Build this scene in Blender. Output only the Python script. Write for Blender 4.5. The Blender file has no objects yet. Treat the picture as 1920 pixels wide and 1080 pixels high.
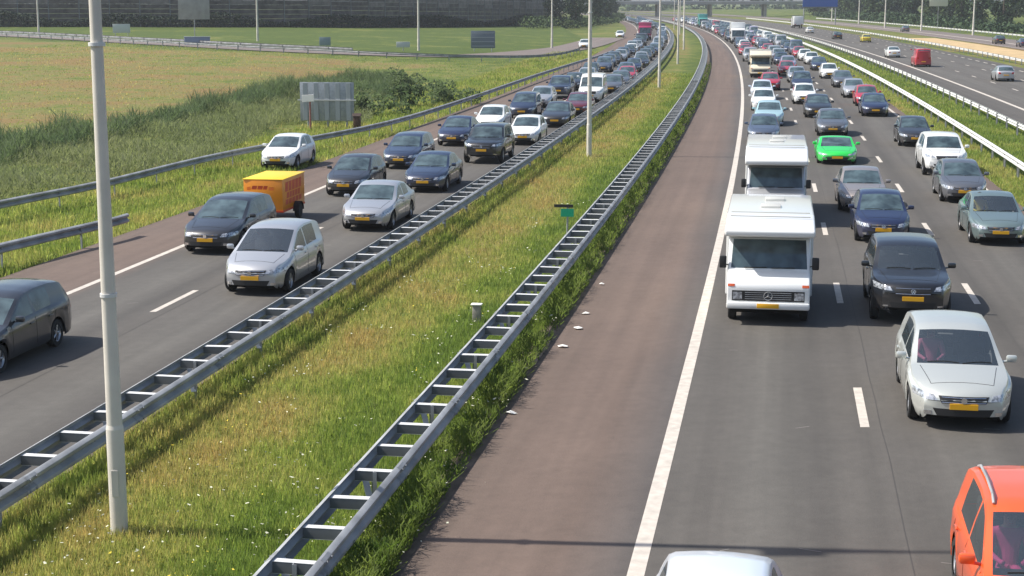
import bpy, bmesh, math, random
import numpy as np
from mathutils import Vector, Matrix
from mathutils.bvhtree import BVHTree

# ------------------------------------------------------------------ camera, sky, sun, exposure
S = bpy.context.scene
COL = S.collection
R = math.radians
CAM_H = 7.7
cam = bpy.data.objects.new('camera', bpy.data.cameras.new('camera'))
COL.objects.link(cam)
cam.data.sensor_width = 36.0
cam.data.lens = 36.0 * 2956.0 / 1920.0
cam.data.clip_end = 6000.0
cam.location = (0, 0, CAM_H)
cam.rotation_euler = (math.pi / 2 - math.atan(540.0 / 2956.0), 0, 0)
S.camera = cam

SUN_EL = R(50)
sd = Vector((-math.cos(SUN_EL), 0.05, math.sin(SUN_EL))).normalized()
w = bpy.data.worlds.new('World'); S.world = w; w.use_nodes = True
nt = w.node_tree
sky = nt.nodes.new('ShaderNodeTexSky'); sky.sky_type = 'NISHITA'; sky.sun_disc = False
sky.sun_elevation = SUN_EL; sky.sun_rotation = R(-87); sky.air_density = 1.0; sky.dust_density = 2.0; sky.ozone_density = 1.0
bg = nt.nodes['Background']; bg.inputs['Strength'].default_value = 0.12
nt.links.new(sky.outputs['Color'], bg.inputs['Color'])
sun = bpy.data.objects.new('sun', bpy.data.lights.new('sun', 'SUN'))
COL.objects.link(sun)
sun.data.energy = 4.8; sun.data.angle = R(0.53); sun.data.color = (1.0, 0.95, 0.87)
sun.rotation_euler = sd.to_track_quat('Z', 'Y').to_euler()
sun.location = (-60, 0, 80)
S.view_settings.view_transform = 'Standard'; S.view_settings.look = 'None'
S.view_settings.exposure = 0.42; S.view_settings.gamma = 1.0
S.render.engine = 'CYCLES'
S.cycles.max_bounces = 6; S.cycles.diffuse_bounces = 3; S.cycles.glossy_bounces = 3
S.cycles.transmission_bounces = 4; S.cycles.transparent_max_bounces = 8; S.cycles.caustics_reflective = False

rnd = random.Random(7)
RNG = np.random.default_rng(11)

# ------------------------------------------------------------------ road geometry
def E(Y):            # x of the white edge line of the right carriageway
    return -1.855 + 0.17595 * Y - 1.2492e-4 * Y * Y
def dE(Y):
    return 0.17595 - 2.4984e-4 * Y
G_X = np.array([-400., -200, -140, -81.8, -47.7, -23.8, -10.3, 0, 6, 10, 14, 400])
G_Y = np.array([520., 380, 318, 258.7, 219, 201, 195, 197, 212, 235, 262, 1e5])
R_X = np.array([-400., -60, -35, -27, -25, -22, -20.7, -17, -12, -7, -2, 6, 14, 400])
R_Y = np.array([30., 50, 72, 88, 96, 118, 134, 150, 156, 149, 158, 190, 240, 9e4])
W_X = np.array([-400., -103, -51, -20, 6, 16, 400])
W_Y = np.array([300., 321, 333, 374, 449, 520, 1e5])
Z_X = np.array([-400., -140, -82, -48, -24, -10, 0, 6, 400])
Z_V = np.array([2.0, 1.8, 1.7, 1.45, .9, .5, .2, 0, 0])
def sstep(a, b, x):
    t = np.clip((x - a) / (b - a), 0, 1); return t * t * (3 - 2 * t)
def ground_z(X, Y):
    X = np.asarray(X, float); Y = np.asarray(Y, float)
    gy = np.interp(X, G_X, G_Y); ry = np.interp(X, R_X, R_Y); zr = np.interp(X, Z_X, Z_V)
    t = sstep(0, 1, (Y - ry) / np.maximum(gy - ry, 1))
    o = X - E(Y)
    z = zr * t * sstep(-21, -27, o)
    wy = np.interp(X, W_X, W_Y)
    z = z + .7 * sstep(gy + 9, np.maximum(wy, gy + 12), Y) * sstep(-24, -32, o) * (X < 14)
    # soft ditch under the reeds
    b = np.exp(-((Y - (ry - 12)) / 9) ** 2) * sstep(-27, -36, o)
    z = z - .5 * b
    # right hand embankment far behind
    z = z + 1.2 * sstep(64, 90, o)
    return z - .03

# ------------------------------------------------------------------ materials
MATS = {}
def new_mat(name):
    m = bpy.data.materials.new(name); m.use_nodes = True
    n = m.node_tree.nodes; return m, n, m.node_tree.links, n['Principled BSDF']
def simple(name, col, rough=.5, metal=0., coat=0., emit=None, var=0.0, vscale=6.0):
    if name in MATS: return MATS[name]
    m, n, l, p = new_mat(name)
    p.inputs['Base Color'].default_value = (*col, 1); p.inputs['Roughness'].default_value = rough
    p.inputs['Metallic'].default_value = metal; p.inputs['Coat Weight'].default_value = coat
    p.inputs['Coat Roughness'].default_value = .06
    if var:
        tc = n.new('ShaderNodeTexCoord'); ns = n.new('ShaderNodeTexNoise'); ns.inputs['Scale'].default_value = vscale
        ns.inputs['Detail'].default_value = 5
        mr = n.new('ShaderNodeMapRange'); mr.inputs[1].default_value = .3; mr.inputs[2].default_value = .7
        mr.inputs[3].default_value = 1 - var; mr.inputs[4].default_value = 1 + var
        mx = n.new('ShaderNodeMix'); mx.data_type = 'RGBA'; mx.blend_type = 'MULTIPLY'; mx.inputs[0].default_value = 1
        mx.inputs[6].default_value = (*col, 1)
        l.new(tc.outputs['Object'], ns.inputs['Vector']); l.new(ns.outputs['Fac'], mr.inputs[0])
        l.new(mr.outputs[0], mx.inputs[7]); l.new(mx.outputs[2], p.inputs['Base Color'])
    MATS[name] = m; return m
def paint(name, col, metal=.0, rough=.3):
    key = 'paint_' + name
    if key in MATS: return MATS[key]
    m, n, l, p = new_mat(key)
    p.inputs['Metallic'].default_value = metal; p.inputs['Roughness'].default_value = rough
    p.inputs['Coat Weight'].default_value = .9; p.inputs['Coat Roughness'].default_value = .04
    # road dust: low on the body, patchy
    tc = n.new('ShaderNodeTexCoord'); sp = n.new('ShaderNodeSeparateXYZ'); l.new(tc.outputs['Object'], sp.inputs[0])
    ns = n.new('ShaderNodeTexNoise'); ns.inputs['Scale'].default_value = 3; ns.inputs['Detail'].default_value = 6
    l.new(tc.outputs['Object'], ns.inputs['Vector'])
    mr = n.new('ShaderNodeMapRange'); mr.inputs[1].default_value = .75; mr.inputs[2].default_value = .2
    mr.inputs[3].default_value = 0.02; mr.inputs[4].default_value = .55; l.new(sp.outputs['Z'], mr.inputs[0])
    mu = n.new('ShaderNodeMath'); mu.operation = 'MULTIPLY'; l.new(mr.outputs[0], mu.inputs[0]); l.new(ns.outputs['Fac'], mu.inputs[1])
    mx = n.new('ShaderNodeMix'); mx.data_type = 'RGBA'; mx.inputs[6].default_value = (*col, 1); mx.inputs[7].default_value = (.16, .14, .12, 1)
    l.new(mu.outputs[0], mx.inputs[0])
    # inside of the shell is dark trim
    ge = n.new('ShaderNodeNewGeometry'); m2 = n.new('ShaderNodeMix'); m2.data_type = 'RGBA'
    l.new(ge.outputs['Backfacing'], m2.inputs[0]); l.new(mx.outputs[2], m2.inputs[6]); m2.inputs[7].default_value = (.02, .02, .022, 1)
    l.new(m2.outputs[2], p.inputs['Base Color'])
    ra = n.new('ShaderNodeMapRange'); ra.inputs[3].default_value = rough; ra.inputs[4].default_value = rough + .25
    l.new(mu.outputs[0], ra.inputs[0]); l.new(ra.outputs[0], p.inputs['Roughness'])
    MATS[key] = m; return m
def glass_dark():
    if 'glass_dark' in MATS: return MATS['glass_dark']
    m, n, l, p = new_mat('glass_dark')
    tc = n.new('ShaderNodeTexCoord'); ns = n.new('ShaderNodeTexNoise'); ns.inputs['Scale'].default_value = 2.2; ns.inputs['Detail'].default_value = 2
    l.new(tc.outputs['Object'], ns.inputs['Vector'])
    cr = n.new('ShaderNodeValToRGB'); cr.color_ramp.elements[0].color = (.03, .046, .055, 1); cr.color_ramp.elements[1].color = (.09, .135, .15, 1)
    cr.color_ramp.elements[0].position = .35; cr.color_ramp.elements[1].position = .7
    l.new(ns.outputs['Fac'], cr.inputs[0]); l.new(cr.outputs[0], p.inputs['Base Color'])
    p.inputs['Roughness'].default_value = .04; p.inputs['Specular IOR Level'].default_value = .8
    MATS['glass_dark'] = m; return m
def glass_clear():
    if 'glass_clear' in MATS: return MATS['glass_clear']
    m, n, l, p = new_mat('glass_clear'); n.remove(p)
    t = n.new('ShaderNodeBsdfTransparent'); t.inputs[0].default_value = (.62, .68, .70, 1)
    g = n.new('ShaderNodeBsdfGlossy'); g.inputs['Roughness'].default_value = .02
    f = n.new('ShaderNodeFresnel'); f.inputs['IOR'].default_value = 1.55
    mx = n.new('ShaderNodeMixShader'); fa = n.new('ShaderNodeMath'); fa.operation = 'ADD'; fa.inputs[1].default_value = .12; l.new(f.outputs[0], fa.inputs[0]); l.new(fa.outputs[0], mx.inputs[0]); l.new(t.outputs[0], mx.inputs[1]); l.new(g.outputs[0], mx.inputs[2])
    df = n.new('ShaderNodeBsdfDiffuse'); df.inputs[0].default_value = (.32, .41, .47, 1); m3 = n.new('ShaderNodeMixShader'); m3.inputs[0].default_value = .065
    l.new(mx.outputs[0], m3.inputs[1]); l.new(df.outputs[0], m3.inputs[2]); l.new(m3.outputs[0], n['Material Output'].inputs[0])
    MATS['glass_clear'] = m; return m
M = dict(
    glass=glass_dark(),
    tyre=simple('tyre', (.018, .018, .018), .85, var=.3), rim=simple('rim', (.42, .42, .43), .32, .85),
    black=simple('black_trim', (.014, .014, .015), .55), under=simple('underbody', (.008, .008, .008), .9),
    lamp=simple('headlamp', (.42, .44, .47), .12, .4, 1.0, var=.75, vscale=14), lampred=simple('tail_lamp', (.38, .012, .012), .2, 0, .8),
    amber=simple('amber_lamp', (.55, .1, .03), .25, 0, .5), plate=simple('number_plate', (.82, .42, .015), .45),
    chrome=simple('chrome', (.75, .76, .78), .14, 1.0), seat=simple('seat_cloth', (.045, .045, .05), .9, var=.25),
    dash=simple('dashboard_plastic', (.02, .02, .022), .7), zinc=simple('zinc', (.31, .32, .33), .6, .2, var=.30, vscale=1.6),
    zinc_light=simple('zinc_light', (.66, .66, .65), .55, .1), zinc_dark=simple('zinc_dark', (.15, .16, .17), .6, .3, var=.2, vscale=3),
    zinc_splice=simple('zinc_splice', (.27, .28, .29), .6, .2, var=.3, vscale=6),
    pole=simple('pole_paint', (.63, .59, .52), .55, var=.1, vscale=1.5), concrete=simple('concrete', (.34, .32, .29), .85, var=.2, vscale=1.2),
    litter=simple('litter_white', (.75, .74, .70), .8), skin=simple('skin', (.5, .3, .22), .6),
)

# grass: colour from the 'dry' attribute plus noise on the plane
def soft_normal(n, l, p, k=.35):
    # thin leaves scatter light like a canopy: their shading normal leans to the zenith
    ge = n.new('ShaderNodeNewGeometry'); sc = n.new('ShaderNodeVectorMath'); sc.operation = 'SCALE'; sc.inputs['Scale'].default_value = k; l.new(ge.outputs['Normal'], sc.inputs[0])
    ad = n.new('ShaderNodeVectorMath'); ad.operation = 'ADD'; ad.inputs[1].default_value = (0, 0, 1); l.new(sc.outputs[0], ad.inputs[0])
    no = n.new('ShaderNodeVectorMath'); no.operation = 'NORMALIZE'; l.new(ad.outputs[0], no.inputs[0]); l.new(no.outputs[0], p.inputs['Normal'])
    tr = n.new('ShaderNodeBsdfTranslucent'); ms = n.new('ShaderNodeMixShader'); ms.inputs[0].default_value = .5
    bc = p.inputs['Base Color'].links[0].from_socket; gn = n.new('ShaderNodeMix'); gn.data_type = 'RGBA'; gn.blend_type = 'MULTIPLY'; gn.inputs[0].default_value = 1; gn.inputs[7].default_value = (1.25, 1.3, 1.0, 1)
    l.new(bc, gn.inputs[6]); l.new(gn.outputs[2], tr.inputs['Color']); l.new(p.outputs[0], ms.inputs[1]); l.new(tr.outputs[0], ms.inputs[2]); l.new(ms.outputs[0], n['Material Output'].inputs[0])
def grass_mat(name, bright=1.0, scale=1.0, up=False, streak=False):
    m, n, l, p = new_mat(name)
    at = n.new('ShaderNodeAttribute'); at.attribute_name = 'dry'
    ge = n.new('ShaderNodeNewGeometry')
    vm = n.new('ShaderNodeVectorMath'); vm.operation = 'MULTIPLY'; vm.inputs[1].default_value = (1, .55, 0); l.new(ge.outputs['Position'], vm.inputs[0])
    n1 = n.new('ShaderNodeTexNoise'); n1.inputs['Scale'].default_value = .42 * scale; n1.inputs['Detail'].default_value = 4; n1.inputs['Roughness'].default_value = .65
    n2 = n.new('ShaderNodeTexNoise'); n2.inputs['Scale'].default_value = 5.5 * scale; n2.inputs['Detail'].default_value = 4
    l.new(vm.outputs[0], n1.inputs['Vector']); l.new(ge.outputs['Position'], n2.inputs['Vector'])
    a = n.new('ShaderNodeMath'); a.operation = 'MULTIPLY_ADD'; a.inputs[1].default_value = 1.5; a.inputs[2].default_value = -.75; l.new(n1.outputs['Fac'], a.inputs[0])
    b = n.new('ShaderNodeMath'); b.operation = 'ADD'; l.new(a.outputs[0], b.inputs[0]); l.new(at.outputs['Fac'], b.inputs[1])
    c = n.new('ShaderNodeMath'); c.operation = 'MULTIPLY_ADD'; c.inputs[1].default_value = .5; c.inputs[2].default_value = -.25; l.new(n2.outputs['Fac'], c.inputs[0])
    d = n.new('ShaderNodeMath'); d.operation = 'ADD'; l.new(b.outputs[0], d.inputs[0]); l.new(c.outputs[0], d.inputs[1])
    cr = n.new('ShaderNodeValToRGB'); e = cr.color_ramp.elements
    e[0].position = 0; e[0].color = (.095, .138, .030, 1); e[1].position = 1; e[1].color = (.275, .185, .078, 1)
    for ps, cl in ((.22, (.155, .192, .042)), (.42, (.215, .217, .066)), (.62, (.25, .207, .078)), (.8, (.27, .193, .075))):
        x = e.new(ps); x.color = (*cl, 1)
    l.new(d.outputs[0], cr.inputs[0])
    if streak:       # mowing swaths and wheel tracks across the slope
        v2 = n.new('ShaderNodeVectorMath'); v2.operation = 'MULTIPLY'; v2.inputs[1].default_value = (.05, .42, 0); l.new(ge.outputs['Position'], v2.inputs[0])
        n3 = n.new('ShaderNodeTexNoise'); n3.inputs['Scale'].default_value = 1; n3.inputs['Detail'].default_value = 5; n3.inputs['Roughness'].default_value = .7; l.new(v2.outputs[0], n3.inputs['Vector'])
        e1 = n.new('ShaderNodeMath'); e1.operation = 'MULTIPLY_ADD'; e1.inputs[1].default_value = 1.1; e1.inputs[2].default_value = -.55; l.new(n3.outputs['Fac'], e1.inputs[0])
        d2 = n.new('ShaderNodeMath'); d2.operation = 'ADD'; l.new(d.outputs[0], d2.inputs[0]); l.new(e1.outputs[0], d2.inputs[1]); n5 = n.new('ShaderNodeTexNoise'); n5.inputs['Scale'].default_value = .075; n5.inputs['Detail'].default_value = 4; l.new(ge.outputs['Position'], n5.inputs['Vector'])
        e5 = n.new('ShaderNodeMath'); e5.operation = 'MULTIPLY_ADD'; e5.inputs[1].default_value = 1.5; e5.inputs[2].default_value = -.78; l.new(n5.outputs['Fac'], e5.inputs[0])
        d3 = n.new('ShaderNodeMath'); d3.operation = 'ADD'; l.new(d2.outputs[0], d3.inputs[0]); l.new(e5.outputs[0], d3.inputs[1]); l.new(d3.outputs[0], cr.inputs[0])
    mr = n.new('ShaderNodeMapRange'); mr.inputs[1].default_value = .25; mr.inputs[2].default_value = .75; mr.inputs[3].default_value = .62 * bright; mr.inputs[4].default_value = 1.35 * bright
    l.new(n2.outputs['Fac'], mr.inputs[0])
    mx = n.new('ShaderNodeMix'); mx.data_type = 'RGBA'; mx.blend_type = 'MULTIPLY'; mx.inputs[0].default_value = 1
    l.new(cr.outputs[0], mx.inputs[6]); l.new(mr.outputs[0], mx.inputs[7]); l.new(mx.outputs[2], p.inputs['Base Color'])
    p.inputs['Roughness'].default_value = .9; p.inputs['Specular IOR Level'].default_value = .15
    if up: soft_normal(n, l, p)
    return m
M['ground'] = grass_mat('verge_ground', .72, streak=True); M['blade'] = grass_mat('grass_blades', 1.9, up=True)
def leaf_mat(name, c1, c2, scale=.6, up=0):
    m, n, l, p = new_mat(name)
    ge = n.new('ShaderNodeNewGeometry'); ns = n.new('ShaderNodeTexNoise'); ns.inputs['Scale'].default_value = scale; ns.inputs['Detail'].default_value = 5
    l.new(ge.outputs['Position'], ns.inputs['Vector'])
    cr = n.new('ShaderNodeValToRGB'); cr.color_ramp.elements[0].position = .3; cr.color_ramp.elements[1].position = .7
    cr.color_ramp.elements[0].color = (*c1, 1); cr.color_ramp.elements[1].color = (*c2, 1)
    l.new(ns.outputs['Fac'], cr.inputs[0]); l.new(cr.outputs[0], p.inputs['Base Color']); p.inputs['Roughness'].default_value = .75
    p.inputs['Specular IOR Level'].default_value = .25
    if up: soft_normal(n, l, p, up)
    return m
M['reed'] = leaf_mat('reed_leaves', (.075, .118, .055), (.145, .188, .09), .10, .5)
M['reed_pale'] = leaf_mat('reed_pale_leaves', (.15, .185, .08), (.235, .25, .125), .14, .5)
M['weed'] = leaf_mat('weed_leaves', (.085, .145, .022), (.21, .26, .06), 1.4, .5)
M['leaf_a'] = leaf_mat('leaf_dark', (.02, .045, .02), (.06, .10, .04), .35)
M['leaf_b'] = leaf_mat('leaf_mid', (.03, .06, .022), (.09, .13, .045), .35)
M['leaf_c'] = leaf_mat('leaf_deep', (.012, .026, .016), (.035, .055, .03), .3)
M['flower'] = simple('white_flower', (.6, .6, .45), .8); M['flower_y'] = simple('yellow_flower', (.7, .55, .05), .8)
M['bark'] = simple('bark', (.09, .07, .05), .9, var=.3)

def road_mat(name, stops, tracks=(), u0=0., u1=1.):
    """stops: lateral offset -> colour; fine aggregate, long streaks, cracks"""
    m, n, l, p = new_mat(name)
    uv = n.new('ShaderNodeUVMap'); uv.uv_map = 'UVMap'
    sp = n.new('ShaderNodeSeparateXYZ'); l.new(uv.outputs[0], sp.inputs[0])
    wob = n.new('ShaderNodeTexNoise'); wob.inputs['Scale'].default_value = .12; wob.inputs['Detail'].default_value = 3
    l.new(uv.outputs[0], wob.inputs['Vector'])
    wm = n.new('ShaderNodeMath'); wm.operation = 'MULTIPLY_ADD'; wm.inputs[1].default_value = .7; wm.inputs[2].default_value = -.35; l.new(wob.outputs['Fac'], wm.inputs[0])
    ua = n.new('ShaderNodeMath'); ua.operation = 'ADD'; l.new(sp.outputs['X'], ua.inputs[0]); l.new(wm.outputs[0], ua.inputs[1])
    mr = n.new('ShaderNodeMapRange'); mr.inputs[1].default_value = u0; mr.inputs[2].default_value = u1; l.new(ua.outputs[0], mr.inputs[0])
    cr = n.new('ShaderNodeValToRGB'); e = cr.color_ramp.elements
    for i, (u, c) in enumerate(stops):
        ps = (u - u0) / (u1 - u0)
        x = e[i] if i < 2 else e.new(ps)
        x.position = ps; x.color = (*c, 1)
    l.new(mr.outputs[0], cr.inputs[0])
    st = n.new('ShaderNodeVectorMath'); st.operation = 'MULTIPLY'; st.inputs[1].default_value = (2.2, .035, 0); l.new(uv.outputs[0], st.inputs[0])
    n1 = n.new('ShaderNodeTexNoise'); n1.inputs['Scale'].default_value = 1; n1.inputs['Detail'].default_value = 5; l.new(st.outputs[0], n1.inputs['Vector'])
    n2 = n.new('ShaderNodeTexNoise'); n2.inputs['Scale'].default_value = 45; n2.inputs['Detail'].default_value = 3; l.new(uv.outputs[0], n2.inputs['Vector'])
    n3 = n.new('ShaderNodeTexNoise'); n3.inputs['Scale'].default_value = .35; n3.inputs['Detail'].default_value = 5; l.new(uv.outputs[0], n3.inputs['Vector'])
    f1 = n.new('ShaderNodeMapRange'); f1.inputs[1].default_value = .3; f1.inputs[2].default_value = .7; f1.inputs[3].default_value = .87; f1.inputs[4].default_value = 1.13; l.new(n1.outputs['Fac'], f1.inputs[0])
    f2 = n.new('ShaderNodeMapRange'); f2.inputs[1].default_value = .25; f2.inputs[2].default_value = .75; f2.inputs[3].default_value = .82; f2.inputs[4].default_value = 1.18; l.new(n2.outputs['Fac'], f2.inputs[0])
    f3 = n.new('ShaderNodeMapRange'); f3.inputs[1].default_value = .3; f3.inputs[2].default_value = .7; f3.inputs[3].default_value = .93; f3.inputs[4].default_value = 1.07; l.new(n3.outputs['Fac'], f3.inputs[0])
    a = n.new('ShaderNodeMath'); a.operation = 'MULTIPLY'; l.new(f1.outputs[0], a.inputs[0]); l.new(f2.outputs[0], a.inputs[1])
    # dark oil spots and paler scuffs
    n4 = n.new('ShaderNodeTexNoise'); n4.inputs['Scale'].default_value = 3.2; n4.inputs['Detail'].default_value = 6; n4.inputs['Roughness'].default_value = .75; l.new(uv.outputs[0], n4.inputs['Vector'])
    f4 = n.new('ShaderNodeMapRange'); f4.inputs[1].default_value = .28; f4.inputs[2].default_value = .72; f4.inputs[3].default_value = .86; f4.inputs[4].default_value = 1.12; l.new(n4.outputs['Fac'], f4.inputs[0])
    a2 = n.new('ShaderNodeMath'); a2.operation = 'MULTIPLY'; l.new(a.outputs[0], a2.inputs[0]); l.new(f4.outputs[0], a2.inputs[1]); a = a2
    b = n.new('ShaderNodeMath'); b.operation = 'MULTIPLY'; l.new(a.outputs[0], b.inputs[0]); l.new(f3.outputs[0], b.inputs[1])
    mx = n.new('ShaderNodeMix'); mx.data_type = 'RGBA'; mx.blend_type = 'MULTIPLY'; mx.inputs[0].default_value = 1
    l.new(cr.outputs[0], mx.inputs[6]); l.new(b.outputs[0], mx.inputs[7]); l.new(mx.outputs[2], p.inputs['Base Color'])
    p.inputs['Roughness'].default_value = .82
    bp = n.new('ShaderNodeBump'); bp.inputs['Strength'].default_value = .25; bp.inputs['Distance'].default_value = .01
    l.new(n2.outputs['Fac'], bp.inputs['Height']); l.new(bp.outputs[0], p.inputs['Normal'])
    return m
BR = (.128, .091, .072); BR2 = (.114, .083, .066); GY = (.084, .076, .067); GD = (.069, .063, .056); GL = (.100, .093, .082)
def lanes(offs):
    out = []
    for c in offs: out += [(c - 1.5, GD if c % 2 < 1 else GY), (c - .9, GY), (c - .1, GL), (c + .8, GD), (c + 1.4, GY)]
    return out
M['road_r'] = road_mat('right_carriageway_asphalt', [(-3.5, BR2), (11.3, BR2), (-2.4, BR), (-1.2, BR), (-.2, (.086, .074, .067))] + lanes([1.75, 5.25, 8.8])[:15] + [(10.6, BR2)], u0=-3.6, u1=11.4)
M['road_l'] = road_mat('left_carriageway_asphalt', [(-20.1, BR2), (-9.9, BR2), (-18.5, BR), (-17.3, BR), (-16.6, GY), (-15.4, GL), (-14.5, GD), (-13.6, GY), (-12.1, GL), (-11.2, GD), (-10.4, GY)], u0=-20.2, u1=-9.8)
M['road_f'] = road_mat('far_carriageway_asphalt', [(17., GD), (32.6, GY), (20, GY), (22, GL), (23.8, GY), (25.5, GL), (27.5, GY), (29, GL), (31, GD)], u0=16.9, u1=32.7)
M['road_s'] = road_mat('slip_road_asphalt', [(46, (.15, .12, .105)), (58, (.14, .12, .11)), (52, (.16, .13, .115))], u0=45.9, u1=58.1)
M['mark'] = simple('road_marking_paint', (.50, .455, .40), .75, var=.16, vscale=5)

# ------------------------------------------------------------------ mesh helpers
class MB:
    def __init__(s): s.v = []; s.f = []; s.m = []; s.cur = 0
    def add(s, vs, fs):
        b = len(s.v); s.v += [tuple(x) for x in vs]
        for f in fs: s.f.append(tuple(b + i for i in f)); s.m.append(s.cur)
        return s
    def box(s, c, d, rot=None, bev=0):
        x, y, z = d[0] / 2, d[1] / 2, d[2] / 2
        if bev:
            bm = bmesh.new(); bmesh.ops.create_cube(bm, size=1)
            for v in bm.verts: v.co = Vector((v.co.x * d[0], v.co.y * d[1], v.co.z * d[2]))
            bmesh.ops.bevel(bm, geom=list(bm.edges), offset=bev, segments=2, affect='EDGES', profile=.5)
            vs = [v.co.copy() for v in bm.verts]; bm.verts.index_update(); fs = [[v.index for v in f.verts] for f in bm.faces]; bm.free()
        else:
            vs = [Vector((a, b, e)) for a in (-x, x) for b in (-y, y) for e in (-z, z)]
            fs = [(0, 1, 3, 2), (4, 6, 7, 5), (0, 4, 5, 1), (2, 3, 7, 6), (0, 2, 6, 4), (1, 5, 7, 3)]
        c = Vector(c)
        if rot is not None: vs = [rot @ v for v in vs]
        return s.add([v + c for v in vs], fs)
    def tube(s, p0, p1, r0, r1=None, n=10, cap=True):
        r1 = r0 if r1 is None else r1; p0, p1 = Vector(p0), Vector(p1)
        q = (p1 - p0).to_track_quat('Z', 'Y'); vs = []
        for p, r in ((p0, r0), (p1, r1)):
            for i in range(n):
                a = 2 * math.pi * i / n; vs.append(p + q @ Vector((r * math.cos(a), r * math.sin(a), 0)))
        fs = [(i, (i + 1) % n, n + (i + 1) % n, n + i) for i in range(n)]
        if cap: fs += [tuple(range(n - 1, -1, -1)), tuple(range(n, 2 * n))]
        return s.add(vs, fs)
    def lathe_x(s, prof, n=20, c=(0, 0, 0)):     # prof: (x, r), axis along X
        vs = []
        for x, r in prof:
            for i in range(n):
                a = 2 * math.pi * i / n; vs.append((c[0] + x, c[1] + r * math.cos(a), c[2] + r * math.sin(a)))
        fs = []
        for k in range(len(prof) - 1):
            for i in range(n): fs.append((k * n + i, k * n + (i + 1) % n, (k + 1) * n + (i + 1) % n, (k + 1) * n + i))
        return s.add(vs, fs)
    def prism_x(s, prof, hw, bev=0.0):           # prof (y,z) polygon extruded across x in [-hw,hw]
        bm = bmesh.new(); vs = [bm.verts.new((-hw, y, z)) for y, z in prof]; f = bm.faces.new(vs)
        r = bmesh.ops.extrude_face_region(bm, geom=[f])
        for v in r['geom']:
            if isinstance(v, bmesh.types.BMVert): v.co.x = hw
        bmesh.ops.recalc_face_normals(bm, faces=bm.faces)
        if bev: bmesh.ops.bevel(bm, geom=list(bm.edges), offset=bev, segments=3, affect='EDGES', profile=.5, clamp_overlap=True)
        bm.verts.index_update(); vv = [v.co.copy() for v in bm.verts]; ff = [[v.index for v in f.verts] for f in bm.faces]; bm.free()
        return s.add(vv, ff)
    def mesh(s, name, mats, smooth=False, ang=35):
        me = bpy.data.meshes.new(name); me.from_pydata(s.v, [], s.f)
        for m in (mats if isinstance(mats, (list, tuple)) else [mats]): me.materials.append(m)
        if any(s.m): me.polygons.foreach_set('material_index', s.m)
        if smooth: me.shade_smooth(); me.set_sharp_from_angle(angle=R(ang))
        me.update(); return me
    def obj(s, name, mats, parent=None, smooth=False, **k):
        return link(name, s.mesh(name, mats, smooth), parent, **k)
def link(name, me, parent=None, loc=None):
    o = bpy.data.objects.new(name, me); COL.objects.link(o)
    if parent is not None: o.parent = parent
    if loc is not None: o.location = loc
    return o
def tag(o, label=None, cat=None, group=None, kind=None):
    if label: o['label'] = label
    if cat: o['category'] = cat
    if group: o['group'] = group
    if kind: o['kind'] = kind
    return o
def empty(name, loc, rz, label, cat, group=None):
    o = bpy.data.objects.new(name, None); COL.objects.link(o); o.location = loc; o.rotation_euler = (0, 0, rz)
    o.empty_display_size = .3
    return tag(o, label, cat, group)
def at(o, Y): return Vector((E(Y) + o, Y, 0))
def yaw(Y): return -math.atan(dE(Y))

# ------------------------------------------------------------------ ground, roads, markings
def grid_mesh(name, us, Ys, zfun, mat, dryfun=None):
    U, V = np.meshgrid(us, Ys); X = E(V) + U if name != 'far' else U
    Z = zfun(X, V)
    nv, nu = U.shape
    co = np.stack([X, V, Z], -1).reshape(-1, 3)
    idx = np.arange(nu * nv).reshape(nv, nu)
    q = np.stack([idx[:-1, :-1], idx[:-1, 1:], idx[1:, 1:], idx[1:, :-1]], -1).reshape(-1, 4)
    me = bpy.data.meshes.new(name); me.from_pydata(co.tolist(), [], q.tolist())
    ul = me.uv_layers.new(name='UVMap'); uvs = np.stack([U, V], -1).reshape(-1, 2)[q.reshape(-1)]
    ul.data.foreach_set('uv', uvs.astype(np.float32).reshape(-1))
    if dryfun is not None:
        a = me.attributes.new('dry', 'FLOAT', 'POINT'); a.data.foreach_set('value', dryfun(X, V).astype(np.float32).reshape(-1))
    me.materials.append(mat); me.shade_smooth()
    o = link(name, me); o['kind'] = 'structure'; return o
def dryness(X, Y):
    o = X - E(Y)
    d = np.full_like(X, .25)
    d = np.where((o > -10) & (o < -3), .50 - .42 * sstep(-7.3, -5.3, o) - .16 * sstep(-8.3, -9.3, o), d)
    d = np.where((o > 10.5) & (o < 17), .36 - .1 * np.abs(o - 14) / 3 + .12 * sstep(12.5, 11, o), d)
    d = np.where((o > 12.9) & (o < 17), .12, d)
    d = np.where((o > 32) & (o < 47), .2 + .75 * sstep(35, 37, o) * sstep(330, 230, Y) + .15, d)
    d = np.where(o > 58, .12, d)
    gy = np.interp(X, G_X, G_Y); ry = np.interp(X, R_X, R_Y)
    fld = sstep(-5, 12, Y - ry) * sstep(4, -10, Y - gy + 6) * sstep(-28, -40, o)
    d = d * (1 - fld) + (.60 - .22 * sstep(-26, -6, X) + .12 * np.sin(Y * .21 + X * .05)) * fld
    d = np.where((o < -26) & (Y > gy + 2), -.02, d)
    d = np.where((o < -19.5) & (o >= -27), .28, d)
    return d
us = np.unique(np.concatenate([np.linspace(-900, -220, 18), np.linspace(-220, -60, 65), np.linspace(-60, 70, 131), np.linspace(70, 200, 27), np.linspace(200, 1100, 16)]))
Ys = np.unique(np.concatenate([np.linspace(2, 60, 60), np.linspace(60, 360, 201), np.linspace(360, 900, 60), np.linspace(900, 3200, 24)]))
grid_mesh('ground', us, Ys, ground_z, M['ground'], dryness)
YR = np.unique(np.concatenate([np.linspace(3, 80, 40), np.linspace(80, 1200, 150)]))
flat = lambda z: (lambda X, Y: np.full_like(X, z))
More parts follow.
